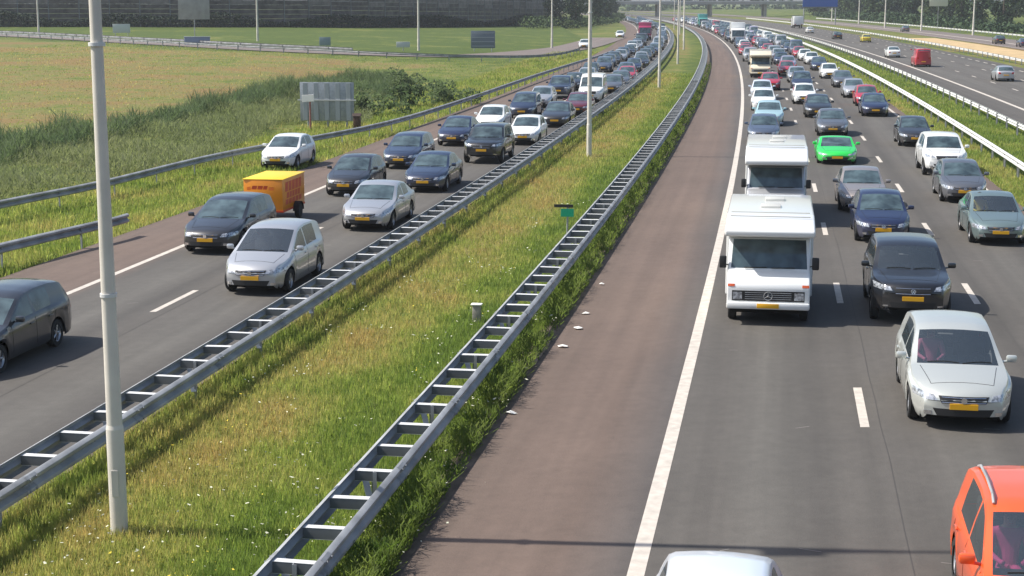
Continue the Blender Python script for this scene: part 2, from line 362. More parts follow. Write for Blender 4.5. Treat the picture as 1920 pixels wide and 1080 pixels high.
grid_mesh('right_carriageway', np.linspace(-3.4, 11.2, 16), YR, flat(0), M['road_r'])
grid_mesh('left_carriageway', np.linspace(-20, -9.85, 12), YR, flat(0), M['road_l'])
grid_mesh('far_carriageway', np.linspace(17, 32.6, 14), YR, flat(0), M['road_f'])
grid_mesh('far_slip_road', np.linspace(46, 58, 8), YR, flat(0), M['road_s'])
M['dirt'] = simple('edge_dirt', (.105, .08, .06), .95, var=.45, vscale=2.2)
grid_mesh('dirt_edge', np.linspace(-4.0, -3.22, 5), YR, lambda X, Y: .006 + .012 * np.sin(Y * 5.1 + X * 3) * (X < E(Y) - 3.3), M['dirt'])
M['sand'] = simple('dry_sand', (.46, .33, .17), .95, var=.25, vscale=.4)
grid_mesh('sandy_strip', np.linspace(36.4, 44.8, 8), np.linspace(140, 330, 40), lambda X, Y: -.012 + 0 * X, M['sand'])
# slip road leaving the left carriageway and climbing behind its guardrail
def ramp():
    cl = [(20, 330), (14.5, 290), (9, 256), (1, 226), (-8, 209), (-24, 208), (-48, 227), (-81, 267), (-140, 327), (-200, 390)]
    pts = catmull(cl, 8); vs = []; fs = []; uv = []
    for i, (x, y) in enumerate(pts):
        a = pts[max(i - 1, 0)]; b = pts[min(i + 1, len(pts) - 1)]; t = Vector((b[0] - a[0], b[1] - a[1])).normalized(); nrm = Vector((-t.y, t.x))
        for k in (-3.6, 0, 3.6):
            px, py = x + nrm.x * k, y + nrm.y * k; vs.append((px, py, float(ground_z(px, py)) + .09)); uv.append((52 + k, i * 3))
    for i in range(len(pts) - 1):
        for k in range(2): fs.append((i * 3 + k, i * 3 + k + 1, i * 3 + k + 4, i * 3 + k + 3))
    me = bpy.data.meshes.new('ramp_road'); me.from_pydata(vs, [], fs); ul = me.uv_layers.new(name='UVMap')
    for lp in me.loops: ul.data[lp.index].uv = uv[lp.vertex_index]
    me.materials.append(M['road_s']); o = link('ramp_road', me); o['kind'] = 'structure'
def catmull(p, n):
    out = []
    for i in range(len(p) - 1):
        p0, p1, p2, p3 = p[max(i - 1, 0)], p[i], p[i + 1], p[min(i + 2, len(p) - 1)]
        for k in range(n):
            t = k / n
            out.append(tuple(.5 * (2 * p1[j] + (p2[j] - p0[j]) * t + (2 * p0[j] - 5 * p1[j] + 4 * p2[j] - p3[j]) * t * t + (3 * p1[j] - p0[j] - 3 * p2[j] + p3[j]) * t ** 3) for j in range(2)))
    out.append(tuple(p[-1])); return out
ramp()
def markings():
    b = MB()
    def strip(o0, w_, y0, y1, z=.004):
        n = max(1, int((y1 - y0) / 8)); vs = []
        for i in range(n + 1):
            y = y0 + (y1 - y0) * i / n
            vs += [(E(y) + o0 - w_ / 2, y, z), (E(y) + o0 + w_ / 2, y, z)]
        b.add(vs, [(2 * i, 2 * i + 1, 2 * i + 3, 2 * i + 2) for i in range(n)])
    strip(0, .24, 3, 1100); strip(10.55, .18, 3, 1100)
    y = 29.45 - 1.5 - 24
    while y < 700:
        strip(3.5, .17, y, y + 3); strip(7.03, .17, y - .1, y + 2.9); y += 12.0
    strip(-17.05, .2, 3, 1100); strip(-10.25, .16, 3, 1100)
    y = 40.3 - 1.5 - 36
    while y < 700: strip(-13.8, .16, y, y + 3); y += 12.0
    strip(20.1, .3, 3, 1100); strip(51.2, .5, 3, 800); strip(47, .15, 3, 800)
    y = 5.
    while y < 700: strip(23.8, .16, y, y + 3); strip(27.4, .16, y + 4, y + 7); y += 12.0
    y = 5.
    while y < 700: strip(30.9, .22, y, y + 3); y += 6.0
    o = b.obj('road_markings', M['mark']); o['kind'] = 'structure'
markings()
def joints():
    b = MB()
    for (o0, w_, y0, y1) in ((3.80, .018, 12, 150), (7.32, .018, 12, 150), (-13.45, .016, 20, 120)):
        vs = []; n = int((y1 - y0) / 2)
        for i in range(n + 1):
            y = y0 + (y1 - y0) * i / n; j = .012 * math.sin(y * 1.3) + .01 * math.sin(y * 3.7)
            vs += [(E(y) + o0 + j - w_ / 2, y, .003), (E(y) + o0 + j + w_ / 2, y, .003)]
        b.add(vs, [(2 * i, 2 * i + 1, 2 * i + 3, 2 * i + 2) for i in range(n)])
    o = b.obj('tar_joints', simple('tar', (.056, .051, .047), .75)); o['kind'] = 'structure'
joints()
def scuffs():
    b = MB(); rr = random.Random(5)
    for o0, n in ((4.6, 9), (5.9, 7), (2.3, 6), (1.0, 5), (8.0, 6), (-12.6, 8), (-15.0, 6)):
        for i in range(n):
            y = 19 + 50 * rr.random() ** 1.6; x = E(y) + o0 + rr.uniform(-.25, .25); l_ = rr.uniform(.05, .16); w_ = rr.uniform(.012, .03); a = rr.uniform(-.5, .5)
            c, s_ = math.cos(a) * l_, math.sin(a) * l_
            b.add([(x - c, y - s_, .004), (x + c, y + s_, .004), (x + c, y + s_ + w_, .004), (x - c, y - s_ + w_, .004)], [(0, 1, 2, 3)])
    o = b.obj('road_scuffs', simple('scuff_grey', (.26, .24, .22), .8)); o['kind'] = 'structure'
scuffs()
# ------------------------------------------------------------------ vegetation as many small faces
def blades_obj(name, base, h, wd, dry, mat, label, cat, lean=.35, quad=False):
    n = len(base); a = RNG.uniform(0, 2 * np.pi, n); dx, dy = np.cos(a) * wd / 2, np.sin(a) * wd / 2
    la = RNG.uniform(0, 2 * np.pi, n); lm = RNG.uniform(0, 1, n) * lean * h
    tip = base + np.stack([np.cos(la) * lm, np.sin(la) * lm, h], -1)
    l_ = base + np.stack([-dx, -dy, 0 * h], -1); r_ = base + np.stack([dx, dy, 0 * h], -1)
    if quad:
        t1 = tip + np.stack([-dx, -dy, 0 * h], -1) * .7; t2 = tip + np.stack([dx, dy, 0 * h], -1) * .7
        co = np.stack([l_, r_, t2, t1], 1).reshape(-1, 3); k = 4
    else: co = np.stack([l_, r_, tip], 1).reshape(-1, 3); k = 3
    me = bpy.data.meshes.new(name); me.vertices.add(n * k); me.vertices.foreach_set('co', co.astype(np.float32).reshape(-1))
    me.loops.add(n * k); me.loops.foreach_set('vertex_index', np.arange(n * k, dtype=np.int32))
    me.polygons.add(n); me.polygons.foreach_set('loop_start', np.arange(0, n * k, k, dtype=np.int32))
    at_ = me.attributes.new('dry', 'FLOAT', 'POINT'); at_.data.foreach_set('value', np.repeat(dry, k).astype(np.float32))
    me.materials.append(mat); me.update(calc_edges=True)
    o = link(name, me); return tag(o, label, cat, None, 'stuff')
def band(n, o0, o1, y0, y1, p=1.0):
    """random points, denser near the camera"""
    t = RNG.uniform(0, 1, n)
    if p == 0: Y = y0 + (y1 - y0) * t
    else: Y = 1 / (1 / y0 + (1 / y1 - 1 / y0) * t)
    o = RNG.uniform(o0, o1, n); X = E(Y) + o
    return X, Y, o
def grass(name, n, o0, o1, y0, y1, hh, ww, label, p=1.0):
    X, Y, o = band(n, o0, o1, y0, y1, p)
    h = RNG.uniform(.45, 1, n) * hh * (1 + .0 * Y); wd = ww * (1 + Y / 45)
    d = dryness(X, Y) + RNG.normal(0, .1, n)
    return blades_obj(name, np.stack([X, Y, ground_z(X, Y)], -1), h * (1 + np.clip(Y / 200, 0, .5)), wd, d, M['blade'], label, 'grass', .6)
grass('median_grass', 150000, -9.0, -4.3, 15, 170, .17, .011, 'patchy green and tan grass on the central strip between the two double guardrails')
grass('rail_grass', 26000, -9.9, -8.9, 15, 160, .22, .012, 'grass growing under the left double guardrail of the strip')
grass('rail_grass', 30000, -4.5, -3.6, 15, 160, .22, .012, 'green grass growing under the right double guardrail of the strip')
grass('verge_grass', 45000, 11.15, 17.0, 40, 260, .16, .016, 'yellowish green grass strip between the jammed lanes and the far carriageway')
grass('verge_grass', 60000, -27, -20.0, 38, 240, .22, .016, 'grass verge between the left hard shoulder and its guardrail')
X, Y, o = band(45000, -95, -24, 60, 250, .0)
k = (Y < np.interp(X, G_X, G_Y) + 2)
X, Y = X[k], Y[k]; n = len(X)
blades_obj('field_grass', np.stack([X, Y, ground_z(X, Y)], -1), RNG.uniform(.06, .2, n), np.full(n, .06), dryness(X, Y) - .04 + RNG.normal(0, .12, n) + .25 * np.sin(X * .19 + 2 * np.sin(Y * .07)) * np.sin(Y * .11), M['blade'], 'dry mown grass slope below the curving ramp guardrail', 'grass', .8)
# weeds along the pavement edge
n = 52000
X, Y, o = band(n, -4.0, -3.3, 15, 190)
cl = np.sin(Y * 1.7) * .5 + np.sin(Y * .63 + 1) * .6 + np.sin(Y * 4.1) * .3
keep = RNG.uniform(-1.3, .9, n) < cl; X, Y, o = X[keep], Y[keep], o[keep]; n = len(X)
zz = RNG.uniform(0, 1, n) ** 1.3 * (.08 + .34 * np.clip(cl[keep] * .6 + .6, 0, 1))
blades_obj('roadside_weeds', np.stack([X, Y, zz], -1), RNG.uniform(.05, .15, n), .012 * (1 + Y / 45) + 0 * Y, np.zeros(n), M['weed'], 'bushy dark green weeds between right double guardrail and brown shoulder', 'weeds', 1.5, True)
# white flower heads
def flowers(name, n, o0, o1, y0, y1, mat, label, sz=.03, clumps=60):
    c = np.stack(band(clumps, o0, o1, y0, y1)[:2], -1); i = RNG.integers(0, clumps, n)
    P = c[i] + RNG.normal(0, .28, (n, 2)) * np.array([1, 1.6]); h = RNG.uniform(.18, .34, n)
    zg = ground_z(P[:, 0], P[:, 1])
    b = np.stack([P[:, 0], P[:, 1], zg + h], -1)
    s = sz * RNG.uniform(.6, 1.3, n) * (1 + P[:, 1] / 60) * .85
    blades_obj(name, b, s * .35, s, np.zeros(n), mat, label, 'flowers', 4.0, True)
flowers('white_flowers', 700, -8.6, -4.8, 17, 60, M['flower'], 'small white yarrow heads scattered through the central strip grass')
flowers('yellow_flowers', 160, -8.6, -4.8, 17, 45, M['flower_y'], 'few yellow flower heads in the central strip grass', .025, 20)
flowers('white_flowers', 350, -4.2, -3.4, 17, 45, M['flower'], 'white flower heads in the weeds beside the brown shoulder', .03, 22)
# reed bed: two bands of tall leaves on the left
def reeds(name, n, f0, f1, x0, x1, h0, h1, wd, mat, label):
    X = RNG.uniform(x0, x1, n); ry = np.interp(X, R_X, R_Y)
    Y = ry - f0 - (f1 - f0) * RNG.uniform(0, 1, n)
    o = X - E(Y); rc = np.interp(Y, [28, 42, 55.2, 61.9, 73.5, 90, 110, 150, 183], [-26, -22, -18.1, -16, -13.4, -7.9, -4.1, 2, 7.4])
    k = (X < rc - 2.2 - 1.2 * np.sin(Y * .23) - np.clip((Y - 90) * .2, 0, 9)) & (Y > 40) & ~((np.abs(X + 11.3) < 3.2) & (Y > 78) & (Y < 99)); X, Y, ry = X[k], Y[k], ry[k]; n = len(X)
    lump = .66 + .26 * np.sin(X * .31 + 1.3 * np.sin(Y * .17)) * np.sin(Y * .23 + X * .11) + .16 * np.sin(X * .9 + Y * .7)
    edge = np.clip(np.minimum(np.abs(Y - (ry - f0)), np.abs(Y - (ry - f1))) / 5, .25, 1)
    h = (h0 + (h1 - h0) * RNG.uniform(0, 1, n)) * lump * edge * 1.25
    b = np.stack([X, Y, ground_z(X, Y) + RNG.uniform(0, .75, n) * h], -1)
    blades_obj(name, b, h * .32, np.full(n, wd), np.zeros(n), mat, label, 'reeds', 1.3)
reeds('reed_bed', 240000, 0, 32, -46, -5, 1.1, 1.9, .055, M['reed'], 'dense dark green reed bed filling the ditch below the dry slope')
reeds('reed_fringe', 250000, 22, 92, -44, -5, .5, 1.15, .05, M['reed_pale'], 'paler green reed fringe just behind the left guardrail')

# ------------------------------------------------------------------ guardrails
WB = [(0, .155), (.03, .15), (.08, .115), (.083, .095), (.075, .06), (.015, .02), (0, 0), (.015, -.02), (.075, -.06), (.083, -.095), (.08, -.115), (.03, -.15), (0, -.155)]
def sweep(prof, line, z=.6, side=1):
    """line: list of (x,y,zground)"""
    b = MB(); vs = []; m = len(prof)
    for i, (x, y, zg) in enumerate(line):
        a = line[max(i - 1, 0)]; c = line[min(i + 1, len(line) - 1)]
        t = Vector((c[0] - a[0], c[1] - a[1])).normalized(); nx, ny = t.y * side, -t.x * side
        for u, v in prof: vs.append((x + nx * u, y + ny * u, zg + z + v))
    fs = [(i * m + k, i * m + k + 1, (i + 1) * m + k + 1, (i + 1) * m + k) for i in range(len(line) - 1) for k in range(m - 1)]
    return b.add(vs, fs)
def resample(pts, step):
    out = [pts[0]]; d = 0.; tgt = step
    for a, b in zip(pts[:-1], pts[1:]):
        L = math.hypot(b[0] - a[0], b[1] - a[1])
        while L > 0 and d + L >= tgt - 1e-6:
            t = (tgt - d) / L; out.append((a[0] + (b[0] - a[0]) * t, a[1] + (b[1] - a[1]) * t)); tgt += step
        d += L
    return out
def oline(o, y0, y1, n): return [(E(y) + o, y) for y in np.linspace(y0, y1, n)]
def heading(pts, i):
    a = pts[max(i - 1, 0)]; c = pts[min(i + 1, len(pts) - 1)]; return math.atan2(c[1] - a[1], c[0] - a[0])
def post_mesh(h=.72):
    b = MB()
    b.box((0, 0, h / 2 - .1), (.012, .10, h + .2)); b.box((.028, -.05, h / 2 - .1), (.05, .008, h + .2)); b.box((-.028, .05, h / 2 - .1), (.05, .008, h + .2))
    return b.mesh('post', M['zinc'])
POST = post_mesh()
def strut_mesh(wd):
    b = MB(); a = Vector((-wd / 2 + .09, .42, .62)); c = Vector((.0, -.1, .12))
    q = (c - a).to_track_quat('Z', 'Y').to_matrix()
    b.box((a + c) / 2, (.10, .012, (c - a).length), q); return b.mesh('strut', M['zinc_light'])
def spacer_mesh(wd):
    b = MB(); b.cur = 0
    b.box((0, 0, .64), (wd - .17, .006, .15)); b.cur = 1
    b.box((0, .06, .718), (wd - .17, .13, .006)); b.box((0, .022, .562), (wd - .17, .05, .006))  # flanges paler, web darker: sunlit and shaded sides put into the zinc tones
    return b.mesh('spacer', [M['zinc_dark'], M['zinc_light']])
def double_rail(label, o_l, o_r, y0, y1, first):
    mid = (o_l + o_r) / 2; wd = o_r - o_l
    t = empty('double_guardrail', (E(y0) + mid, y0, 0), 0, label, 'guardrail')
    inv = Vector((E(y0) + mid, y0, 0))
    def rel(pts): return [(x - inv.x, y - inv.y, float(ground_z(x, y)) + .03) for x, y in pts]
    ys = np.unique(np.concatenate([np.arange(y0, 120, 4.), np.linspace(120, y1, 60)]))
    sweep(WB, rel([(E(y) + o_r - .085, y) for y in ys]), side=1).obj('rail', M['zinc'], t, True)
    sweep(WB, rel([(E(y) + o_l + .085, y) for y in ys]), side=-1).obj('rail', M['zinc'], t, True)
    for o_, sd_ in ((o_r - .085, 1), (o_l + .085, -1)):
        for y in np.arange(first + 1.4, 110, 4.):
            q = MB(); seg = sweep([(u + .006, v) for u, v in WB], rel([(E(y_) + o_, y_) for y_ in (y - .16, y + .16)]), side=sd_); q.add(seg.v, seg.f)
            for zz_ in (-.095, .095):
                for dy in (-.1, .1):
                    p_ = rel([(E(y + dy) + o_ + sd_ * .09, y + dy)])[0]; q.tube((p_[0], p_[1], .6 + zz_), (p_[0] + sd_ * .018, p_[1], .6 + zz_), .018, None, 6)
            q.obj('splice', M['zinc_splice'], t)
    sp = spacer_mesh(wd); stm = strut_mesh(wd)
    st = resample(oline(mid, first, y1, 500), 4 / 3.)
    far = MB()
    for i, (x, y) in enumerate(st):
        h = heading(st, i) - math.pi / 2; lc = (x - inv.x, y - inv.y, 0)
        if i < 100:
            o = link('spacer', sp, t, lc); o.rotation_euler = (rnd.uniform(-.03, .03), rnd.uniform(-.012, .012), h + rnd.uniform(-.03, .03))
        elif y < 420:
            far.box((lc[0], lc[1], .64), (wd - .17, .05, .15), Matrix.Rotation(h, 3, 'Z'))
        if i % 3 == 1 and i // 3 < 100:
            p = link('post', POST, t, lc); p.rotation_euler.z = h
            if i < 75: p2 = link('strut', stm, p); 
    fo = far.obj('distant_spacers', M['zinc_light'], t); fo['kind'] = 'stuff'
double_rail('double galvanised guardrail like a ladder, between central strip and brown right shoulder', -4.56, -3.80, 8, 650, 9.72)
double_rail('double galvanised guardrail along the left edge of the central strip', -9.98, -9.2, 8, 650, 9.2)
def single_rail(label, pts, step=4., double=False, group=None, mat='zinc', y_max=1e9, endcap=False):
    p0 = pts[0]; t = empty('guardrail', (p0[0], p0[1], float(ground_z(*p0)) + .03), 0, label, 'guardrail', group)
    z0 = t.location.z
    rs = resample(pts, 3.) + [pts[-1]]
    rel = [(x - p0[0], y - p0[1], float(ground_z(x, y)) + .03 - z0) for x, y in rs]
    sweep(WB, rel, side=1).obj('rail', M[mat], t, True)
    if double: sweep(WB, [(x, y, z) for x, y, z in rel], side=-1).obj('rail', M[mat], t, True)
    ps = resample(pts, step)
    for i, (x, y) in enumerate(ps[:100]):
        q = link('post', POST, t, (x - p0[0], y - p0[1], float(ground_z(x, y)) + .03 - z0)); q.rotation_euler.z = heading(ps, i) - math.pi / 2
railC = catmull([(-26, 28), (-22, 42.), (-18.1, 55.2), (-16., 61.9), (-13.4, 73.5), (-7.9, 90), (-4.1, 110), (2.0, 150), (7.4, 183), (11.5, 207), (14.5, 228)], 10)
single_rail('galvanised guardrail behind the white car, curving away from the left shoulder towards the reeds', railC)
railD = catmull([(-20.5, 22), (-17.2, 36), (-14.9, 45.2), (-13.2, 50.1), (-12.75, 51.8)], 8)
single_rail('short guardrail end beside the left shoulder, in front of the nearest lamp post', railD)
railG = catmull([(-200, 380), (-140, 318), (-81.8, 258.7), (-47.7, 219), (-23.8, 201), (-10.3, 195), (0, 197), (6, 212), (10, 235)], 12)
single_rail('guardrail on top of the dry slope, in front of the climbing ramp', railG[::-1])
railG2 = [(x, y + 9 + .02 * abs(x)) for x, y in railG if x < -20]
single_rail('second guardrail on the far side of the climbing ramp', railG2[::-1])
single_rail('pale double guardrail nearest the jammed lanes in the right grass strip', oline(12.6, 30, 640, 300), double=True, mat='zinc_light')
single_rail('guardrail on the left edge of the free flowing far carriageway', oline(16.1, 60, 640, 300), mat='zinc_light')
single_rail('guardrail on the right edge of the free flowing far carriageway', oline(34, 100, 640, 300), mat='zinc_light')
single_rail('pale guardrail beyond the sandy strip and the far slip road', oline(62, 200, 640, 300), mat='zinc_light')

# ------------------------------------------------------------------ lamp posts
def lamp_post(loc, label, group, h=13.6, r0=.115, r1=.06, arms=2, rz=0., near=False):
    t = empty('lamp_post', loc, rz, label, 'lamp post', group)
    key = ('lp', h, r0, arms)
    if key not in CACHE:
        b = MB(); n = 14
        hs = [(-.3, r0 * 1.12), (1.6, r0 * 1.12), (1.66, r0), (h * .5, (r0 + r1) / 2), (h, r1)]
        for (z0, a), (z1, c) in zip(hs[:-1], hs[1:]): b.tube((0, 0, z0), (0, 0, z1), a, c, n, False)
        c_ = MB(); c_.tube((0, 0, 3.55), (0, 0, 3.6), r0 * 1.02 + .006, None, n)
        c2 = MB(); c2.tube((0, 0, 7.1), (0, 0, 7.15), r0 * .98 + .006, None, n)
        f = MB(); f.box((0, -r0 * 1.12, .8), (.1, .012, .4), bev=.004)
        a_ = MB(); hd = MB()
        for s in ((-1, 1) if arms == 2 else (-1,)):
            a_.tube((0, 0, h - .05), (s * 1.6, 0, h + .35), r1 * .8, r1 * .6, 8)
            hd.box((s * 1.95, 0, h + .38), (.85, .3, .14), bev=.05)
        CACHE[key] = (b.mesh('shaft', M['pole'], True), c_.mesh('collar', M['zinc_light'], True), c2.mesh('collar', M['zinc_light'], True), f.mesh('hatch', M['pole']), a_.mesh('arm', M['pole'], True), hd.mesh('lamp_head', M['zinc'], True))
    for nm, me in zip(('shaft', 'collar', 'collar', 'hatch', 'arm', 'lamp_head'), CACHE[key]): link(nm, me, t)
    return t
CACHE = {}
MED = 'lamp posts standing in a row on the central strip'
for i, Yp in enumerate([22.2, 79, 141, 195, 251, 307, 363, 419]):
    lab = ['tall beige lamp post nearest the camera, rising out of the central strip grass at left', 'beige lamp post in the central strip beside the white van, second from the camera',
           'third lamp post of the central strip, beside the far red hatchback', 'fourth lamp post of the central strip, close to the shoulder bend'][i] if i < 4 else 'tiny far lamp post on the central strip beside the dense jam'
    lamp_post((E(Yp) + (-7.77 if i == 0 else -7.4), Yp, -.03), lab, MED)
for (x, y, lab) in [(-81.5, 275, 'lamp post left of the nearest pole, on the bank behind the ramp'), (-40, 251, 'lamp post on the green bank right of the tilted sign'),
                    (-13.3, 227, 'lamp post behind the ramp guardrail, left of the small grey sign'), (6.4, 256, 'faint lamp post where the ramp meets the left carriageway, beside the trees')]:
    lamp_post((x, y, float(ground_z(x, y))), lab, 'lamp posts along the ramp', 12.5, .16, .09, 1)
for (x, y, lab) in [(113, 521, 'grey lamp post left in the row before the right hand trees'), (105, 450, 'lamp post just left of the pale sign panel by the right trees'),
                    (103.5, 404, 'lamp post carrying the pale sign panel before the right trees'), (102.5, 355, 'thick lamp post before the dark trees, right of the pale sign panel'),
                    (108, 330, 'pale lamp post nearest the right photo edge before the trees'), (118, 590, 'far thin lamp post behind the blue sign')]:
    lamp_post((x, y, float(ground_z(x, y))), lab, 'lamp posts along the far slip road', 13, .22, .1, 1)

# ------------------------------------------------------------------ cars
def lerp_table(tab, t): return float(np.interp(t, [a for a, _ in tab], [b for _, b in tab]))
def smooth_table(tab, step=.02, k=.08):
    xs = np.arange(tab[0][0], tab[-1][0] + 1e-6, step); ys = np.interp(xs, [a for a, _ in tab], [b for _, b in tab])
    n = max(1, int(k / step)); ker = np.hanning(2 * n + 3)[1:-1]; ker /= ker.sum()
    pad = np.concatenate([np.full(n, ys[0]), ys, np.full(n, ys[-1])])
    ys2 = np.convolve(pad, ker, 'valid'); wgt = np.clip(xs / .12, 0, 1); ys2 = ys * (1 - wgt) + ys2 * wgt
    return list(zip(xs, ys2))
SPEC = {
 'hatch': dict(L=4.15, W=1.75, tf=.84, wb=2.55, rw=.305, cowl=1.12, wt=1.95, rg0=3.55, rg1=4.0, k=.36, sb=[1.35, 2.42, 2.5, 3.28],
   top=[(0, .55), (.04, .62), (.10, .67), (.22, .73), (.5, .81), (.85, .88), (1.12, .935), (1.95, 1.36), (2.2, 1.42), (2.6, 1.45), (3.1, 1.43), (3.55, 1.34), (4.0, 1.0), (4.08, .93), (4.15, .8)], belt=[(0, .6), (.8, .84), (1.2, .91), (3.4, .97), (4.15, .97)]),
 'sedan': dict(L=4.65, W=1.78, tf=.9, wb=2.72, rw=.315, cowl=1.3, wt=2.1, rg0=3.3, rg1=3.95, k=.37, sb=[1.55, 2.55, 2.63, 3.35],
   top=[(0, .52), (.04, .6), (.10, .65), (.22, .71), (.55, .8), (.95, .87), (1.3, .92), (2.1, 1.33), (2.4, 1.40), (2.8, 1.43), (3.3, 1.37), (3.95, 1.03), (4.2, .98), (4.55, .95), (4.65, .8)], belt=[(0, .56), (.8, .82), (1.3, .9), (3.5, .95), (4.65, .93)]),
 'estate': dict(L=4.6, W=1.77, tf=.88, wb=2.68, rw=.31, cowl=1.25, wt=2.05, rg0=4.15, rg1=4.5, k=.34, sb=[1.5, 2.5, 2.58, 3.4],
   top=[(0, .53), (.04, .61), (.10, .66), (.22, .72), (.55, .81), (.95, .88), (1.25, .93), (2.05, 1.35), (2.35, 1.43), (2.9, 1.47), (3.6, 1.46), (4.15, 1.40), (4.5, 1.02), (4.55, .95), (4.6, .8)], belt=[(0, .58), (.8, .83), (1.25, .91), (3.5, .97), (4.6, .97)]),
 'mpv': dict(L=4.4, W=1.80, tf=.82, wb=2.70, rw=.32, cowl=.98, wt=1.95, rg0=4.0, rg1=4.28, k=.29, sb=[1.3, 2.35, 2.43, 3.4],
   top=[(0, .58), (.04, .66), (.10, .72), (.22, .79), (.5, .88), (.75, .95), (.98, 1.02), (1.95, 1.50), (2.25, 1.57), (2.8, 1.60), (3.5, 1.58), (4.0, 1.50), (4.28, 1.05), (4.34, .98), (4.4, .8)], belt=[(0, .62), (.7, .88), (1.1, .96), (3.4, 1.02), (4.4, 1.02)]),
 'mpv_low': dict(L=4.7, W=1.86, tf=.93, wb=2.84, rw=.33, cowl=1.22, wt=2.2, rg0=4.25, rg1=4.58, k=.35, sb=[1.5, 2.55, 2.63, 3.6],
   top=[(0, .55), (.04, .63), (.10, .68), (.22, .74), (.5, .82), (.9, .90), (1.22, .955), (2.2, 1.41), (2.5, 1.48), (3.0, 1.51), (3.7, 1.49), (4.25, 1.40), (4.58, 1.02), (4.64, .95), (4.7, .8)], belt=[(0, .6), (.8, .84), (1.25, .92), (3.5, .98), (4.7, .98)]),
 'suv': dict(L=4.75, W=1.93, tf=.9, wb=2.85, rw=.365, cowl=1.3, wt=2.05, rg0=4.3, rg1=4.62, k=.31, sb=[1.55, 2.6, 2.68, 3.6],
   top=[(0, .78), (.03, .88), (.08, .95), (.2, 1.0), (.6, 1.06), (1.0, 1.10), (1.3, 1.14), (2.05, 1.60), (2.35, 1.68), (2.9, 1.71), (3.8, 1.69), (4.3, 1.62), (4.62, 1.2), (4.7, 1.1), (4.75, .9)], belt=[(0, .85), (.6, 1.02), (1.3, 1.1), (3.6, 1.16), (4.75, 1.14)], zb=.34),
 'sports': dict(L=4.45, W=1.88, tf=1.0, wb=2.6, rw=.33, cowl=1.2, wt=2.05, rg0=2.75, rg1=3.5, k=.42, sb=[1.6, 2.55, 2.6, 2.95],
   top=[(0, .42), (.05, .5), (.12, .56), (.3, .62), (.7, .69), (1.2, .76), (2.05, 1.12), (2.3, 1.16), (2.75, 1.14), (3.5, .94), (4.1, .88), (4.38, .85), (4.45, .7)], belt=[(0, .46), (.8, .72), (1.3, .78), (3., .86), (4.45, .84)], zb=.15),
 'van': dict(L=4.9, W=1.93, tf=.85, wb=3.0, rw=.33, cowl=.85, wt=1.6, rg0=4.84, rg1=4.87, k=.10, sb=[1.15, 2.1, 2.14, 2.3],
   top=[(0, .7), (.03, .82), (.08, .9), (.2, .97), (.5, 1.06), (.85, 1.15), (1.6, 1.85), (1.9, 2.02), (2.4, 2.08), (4.75, 2.06), (4.84, 2.02), (4.87, 1.9), (4.9, 1.6)], belt=[(0, .78), (.5, 1.0), (1., 1.12), (4.9, 1.2)]),
}
